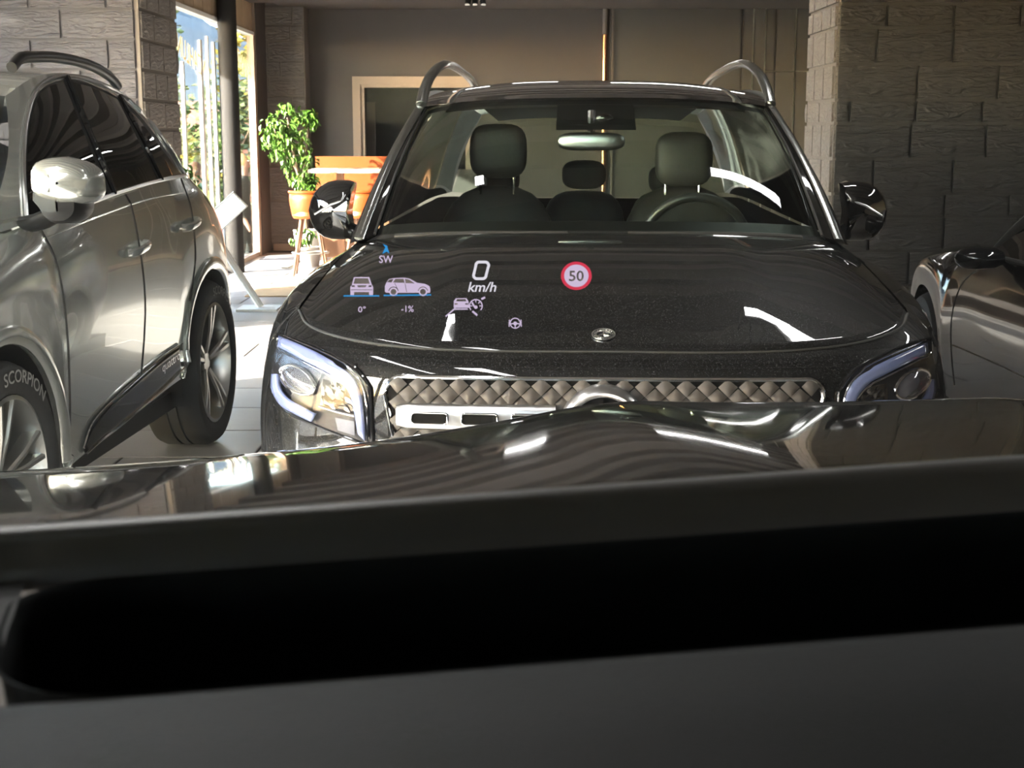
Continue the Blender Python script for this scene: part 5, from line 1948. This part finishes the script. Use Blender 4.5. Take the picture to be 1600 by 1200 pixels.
# the strips left and right of the opening close the surface
for ua, ub in ((-.36, u_l), (u_r, 1.10)):
    rows = []
    for u in np.linspace(ua, ub, 24):
        a, b = prof(u, fn), prof(u, ff)
        dr = .10 * (max(0, abs(u - .1) - .25)) ** 2
        rows.append([(u, a, 1.338 - dr), (u, (a + b) / 2, 1.338 - dr), (u, b, 1.335 - dr)])
    gmesh('dash_top', rows, 'dash_grain', dash)
# opening: rounded well with a tilted cover
R_ = .030
ring = []
hw, cxm = (u_r - u_l) / 2, (u_l + u_r) / 2
def well(u, f):
    a, b = prof(u, fn), prof(u, ff)
    return a + (b - a) * f
for cx, cf, a0 in ((u_r - R_, 1 - .30, 0), (u_l + R_, 1 - .30, 90), (u_l + R_, .30, 180), (u_r - R_, .30, 270)):
    for k in range(9):
        q = math.radians(a0 + 90 * k / 8)
        ring.append((cx + R_ * math.cos(q), cf + .30 * math.sin(q)))
dens = []
for i in range(len(ring)):
    p, q = ring[i], ring[(i + 1) % len(ring)]
    n = max(1, int(abs(p[0] - q[0]) / .02))
    for k in range(n):
        dens.append((p[0] + (q[0] - p[0]) * k / n, p[1] + (q[1] - p[1]) * k / n))
lipz = lambda f: 1.3385 - .012 * max(0, f - .5)
rows = []
for sc, dz in ((1.03, .0012), (1.0, .0), (.985, -.012), (.96, -.05), (.93, -.085)):
    rows.append([(cxm + (u - cxm) * (1 + (sc - 1) * .4), well(u, .5 + (f - .5) * sc), lipz(f) + dz) for u, f in dens])
wm = MB().grid(rows, True)
wm.build('display_well', 'dash_black', dash, True, 60)
rows = [[(cxm + (u - cxm) * .98 * sc, well(cxm + (u - cxm) * sc, .5 + (f - .5) * .94 * sc), lipz(f) - .080) for u, f in dens] for sc in (1.0, .5, .02)]
MB().grid(rows, True).build('well_floor', 'dash_black', dash)
a1, b1 = (u_r - .07), (u_r - .035)
MB().tube([(a1 - .01, well(a1, .10), 1.30), (a1 + .015, well(a1, .5), 1.305), (b1, well(b1, .92), 1.325)], .0015, 6).build('well_seam', 'dash_grain', dash)

# ================================================================== HEAD-UP DISPLAY
HD = 1.40
hud = empty('head_up_display', (0, 0, 0), 0, 'glowing head-up display symbols floating over the bonnet showing 0 km/h', 'display')
c_, s_ = math.cos(PITCH), math.sin(PITCH)
hud_M = Matrix(((1, 0, 0, 0), (0, s_, -c_, HD * c_), (0, c_, s_, EYE - HD * s_), (0, 0, 0, 1)))   # columns: right, up, towards the driver
hud.matrix_world = hud_M
KP = HD / FPX


def hp(x, y):
    return ((x - 800) * KP, -(y - 600) * KP)


def hpoly(mb, pts, z=0.0, t=.0006):
    mb.prism([hp(*p) for p in pts][::-1], Matrix.Translation((0, 0, z)), t)


def hline(mb, pts, w, z=0.0, closed=False):
    pts = list(pts) + ([pts[0]] if closed else [])
    for a, b in zip(pts[:-1], pts[1:]):
        d = Vector((b[0] - a[0], b[1] - a[1]))
        if d.length < 1e-6:
            continue
        d.normalize()
        n = Vector((-d.y, d.x)) * w / 2
        e = d * w * .35
        hpoly(mb, [(a[0] - e.x + n.x, a[1] - e.y + n.y), (b[0] + e.x + n.x, b[1] + e.y + n.y), (b[0] + e.x - n.x, b[1] + e.y - n.y), (a[0] - e.x - n.x, a[1] - e.y - n.y)], z)


def hring(mb, c, r0, r1, z=0.0, a0=0, a1=360, n=28, sy=1.0):
    for k in range(n):
        p, q = math.radians(a0 + (a1 - a0) * k / n), math.radians(a0 + (a1 - a0) * (k + 1) / n)
        hpoly(mb, [(c[0] + r0 * math.cos(p), c[1] - sy * r0 * math.sin(p)), (c[0] + r0 * math.cos(q), c[1] - sy * r0 * math.sin(q)), (c[0] + r1 * math.cos(q), c[1] - sy * r1 * math.sin(q)), (c[0] + r1 * math.cos(p), c[1] - sy * r1 * math.sin(p))], z)


def hdisc(mb, c, r, z=0.0, sy=1.0, n=36):
    hpoly(mb, [(c[0] + r * math.cos(2 * PI * k / n), c[1] - sy * r * math.sin(2 * PI * k / n)) for k in range(n)], z)


def htext(s, x0, y0, x1, y1, m, parent, name, shear=0.0, z=0.0, bold=0.0):
    V, Fc = text_geo(s, shear, 1.0, bold)
    a0, a1 = min(v[0] for v in V), max(v[0] for v in V)
    b0, b1 = min(v[1] for v in V), max(v[1] for v in V)
    V2 = [(*hp(x0 + (v[0] - a0) / (a1 - a0) * (x1 - x0), y1 - (v[1] - b0) / (b1 - b0) * (y1 - y0)), z) for v in V]
    return make(name, V2, Fc, m, parent, False)


def hb(mb, name, m, parent):
    return mb.build(name, m, parent, False, None, True)


# compass
mb = MB()
hpoly(mb, [(604, 383), (609, 397), (604.5, 393), (597, 397)])
hpoly(mb, [(598, 381), (606, 385), (603, 388)])
hb(mb, 'compass_arrow', 'hud_blue', hud)
htext('SW', 592.5, 399, 614, 411, 'hud_lilac', hud, 'compass_text', 0, 0, .01)
# tilt view from behind
mb = MB()
hpoly(mb, [(553, 433), (577, 433), (581, 445), (583, 448), (583, 461), (547.5, 461), (547.5, 448), (550, 445)])
mb2 = MB()
hpoly(mb2, [(555, 435), (575.5, 435), (578, 443.5), (552.5, 443.5)], .001)
hpoly(mb2, [(558, 446), (573, 446), (571, 449), (560, 449)], .001)
hpoly(mb2, [(549.5, 446), (554, 446), (555.5, 448.5), (550, 448.5)], .001)
hpoly(mb2, [(576.5, 446), (581, 446), (580.5, 448.5), (575.5, 448.5)], .001)
hline(mb2, [(549, 453), (581.5, 453)], .9, .001)
hpoly(mb2, [(553.5, 456.5), (577, 456.5), (577, 461.2), (553.5, 461.2)], .001)
tv = hb(mb, 'tilt_symbol', 'hud_lilac', hud)
hb(mb2, 'tilt_symbol_windows', 'hud_off', tv)
mb = MB()
hline(mb, [(537.5, 462.3), (592, 462.3)], 2.0)
hb(mb, 'horizon_line', 'hud_blue', hud)
# slope view from the side
mb = MB()
hpoly(mb, [(601.5, 456), (601.5, 447), (604, 441), (608, 436), (616, 434.5), (632, 434), (640, 435.5), (652, 442), (664, 443.5), (671, 447), (672.5, 452), (672, 457.5), (604, 457.5)])
hdisc(mb, (615, 456), 6.6)
hdisc(mb, (661, 456), 6.6)
sv = hb(mb, 'slope_symbol', 'hud_lilac', hud)
mb2 = MB()
hpoly(mb2, [(604.5, 441), (608.5, 437), (615, 436), (612, 441.5)], .0012)
hpoly(mb2, [(614, 441.5), (618, 436), (631, 435.8), (632.5, 442.3)], .0012)
hpoly(mb2, [(634, 442.5), (633, 435.8), (639, 437), (648, 442.8)], .0012)
hline(mb2, [(617, 443), (622, 453)], .8, .0012)
hline(mb2, [(633, 443), (635.5, 456)], .8, .0012)
hring(mb2, (615, 456), 6.8, 8.0, .0012, 10, 170, 14)
hring(mb2, (661, 456), 6.8, 8.0, .0012, 10, 170, 14)
hdisc(mb2, (615, 456), 4.4, .0012)
hdisc(mb2, (661, 456), 4.4, .0012)
hb(mb2, 'slope_symbol_windows', 'hud_off', sv)
mb = MB()
hline(mb, [(600, 461.6), (673, 460.8)], 2.0)
hb(mb, 'horizon_line', 'hud_blue', hud)
htext('0°', 559.5, 478.5, 571.5, 488, 'hud_lilac', hud, 'tilt_value', 0, 0, .012)
htext('-1%', 627, 477.5, 646.5, 487.5, 'hud_lilac', hud, 'slope_value', 0, 0, .012)
# speed
mb = MB()
P = []
for cx, cy_, a0 in ((758, 415, 0), (749, 415, 90), (745.5, 430, 180), (754, 430, 270)):
    for k in range(6):
        q = math.radians(a0 + 18 * k)
        P.append((cx + 5.5 * math.cos(q), cy_ - 5.5 * math.sin(q)))
hline(mb, P, 4.2, 0, True)
hb(mb, 'speed_digit', 'hud_white', hud)
htext('km/h', 731, 440.5, 775.5, 456, 'hud_white', hud, 'speed_unit', .22, 0, .014)
# distance assistant
mb = MB()
hpoly(mb, [(712, 466), (729, 466), (732, 471), (733, 481), (709, 481), (709, 471)])
hline(mb, [(711, 483), (730, 483)], 2)
hline(mb, [(711, 482), (697, 494)], 2.2)
as_ = hb(mb, 'assist_symbol', 'hud_lilac', hud)
mb2 = MB()
hpoly(mb2, [(714, 467.5), (727.5, 467.5), (729, 471), (712.5, 471)], .0012)
hpoly(mb2, [(710.5, 474), (715, 474), (715, 476), (710.5, 476)], .0012)
hpoly(mb2, [(727, 474), (731.5, 474), (731.5, 476), (727, 476)], .0012)
hb(mb2, 'assist_symbol_windows', 'hud_off', as_)
mb = MB()
hring(mb, (743.5, 478), 9.0, 10.8, 0, -40, 220, 26)
for a in (0, 45, 90, 135, 180):
    q = math.radians(a)
    hline(mb, [(743.5 + 6 * math.cos(q), 478 - 6 * math.sin(q)), (743.5 + 9 * math.cos(q), 478 - 9 * math.sin(q))], 1.4)
hline(mb, [(742, 480), (738, 474)], 2.6)
hdisc(mb, (743.5, 480), 2.6)
hline(mb, [(739, 487), (745, 492)], 3.0)
hline(mb, [(753, 467), (757, 465)], 3.0)
hb(mb, 'cruise_symbol', 'hud_lilac', hud)
# steering symbol
mb = MB()
hring(mb, (805, 505), 7.0, 8.6, 0, 0, 360, 26)
hdisc(mb, (805, 505.5), 3.0)
for a in (190, 350, 270):
    q = math.radians(a)
    hline(mb, [(805 + 2 * math.cos(q), 505 - 2 * math.sin(q)), (805 + 7.5 * math.cos(q), 505 - 7.5 * math.sin(q))], 1.8)
hline(mb, [(796, 500), (795.5, 510)], 1.6)
hline(mb, [(814, 500), (814.5, 510)], 1.6)
hb(mb, 'steering_symbol', 'hud_lilac', hud)
# speed limit sign
mb = MB()
hring(mb, (900.5, 431), 19, 24, 0, 0, 360, 48, .92)
sg = hb(mb, 'limit_sign_ring', 'hud_red', hud)
mb = MB()
hdisc(mb, (900.5, 431), 19.2, 0, .92, 40)
hb(mb, 'limit_sign_disc', 'hud_lilac', hud)
htext('50', 889, 423, 912, 439.5, 'hud_off', hud, 'limit_digits', 0, .0012, .015)
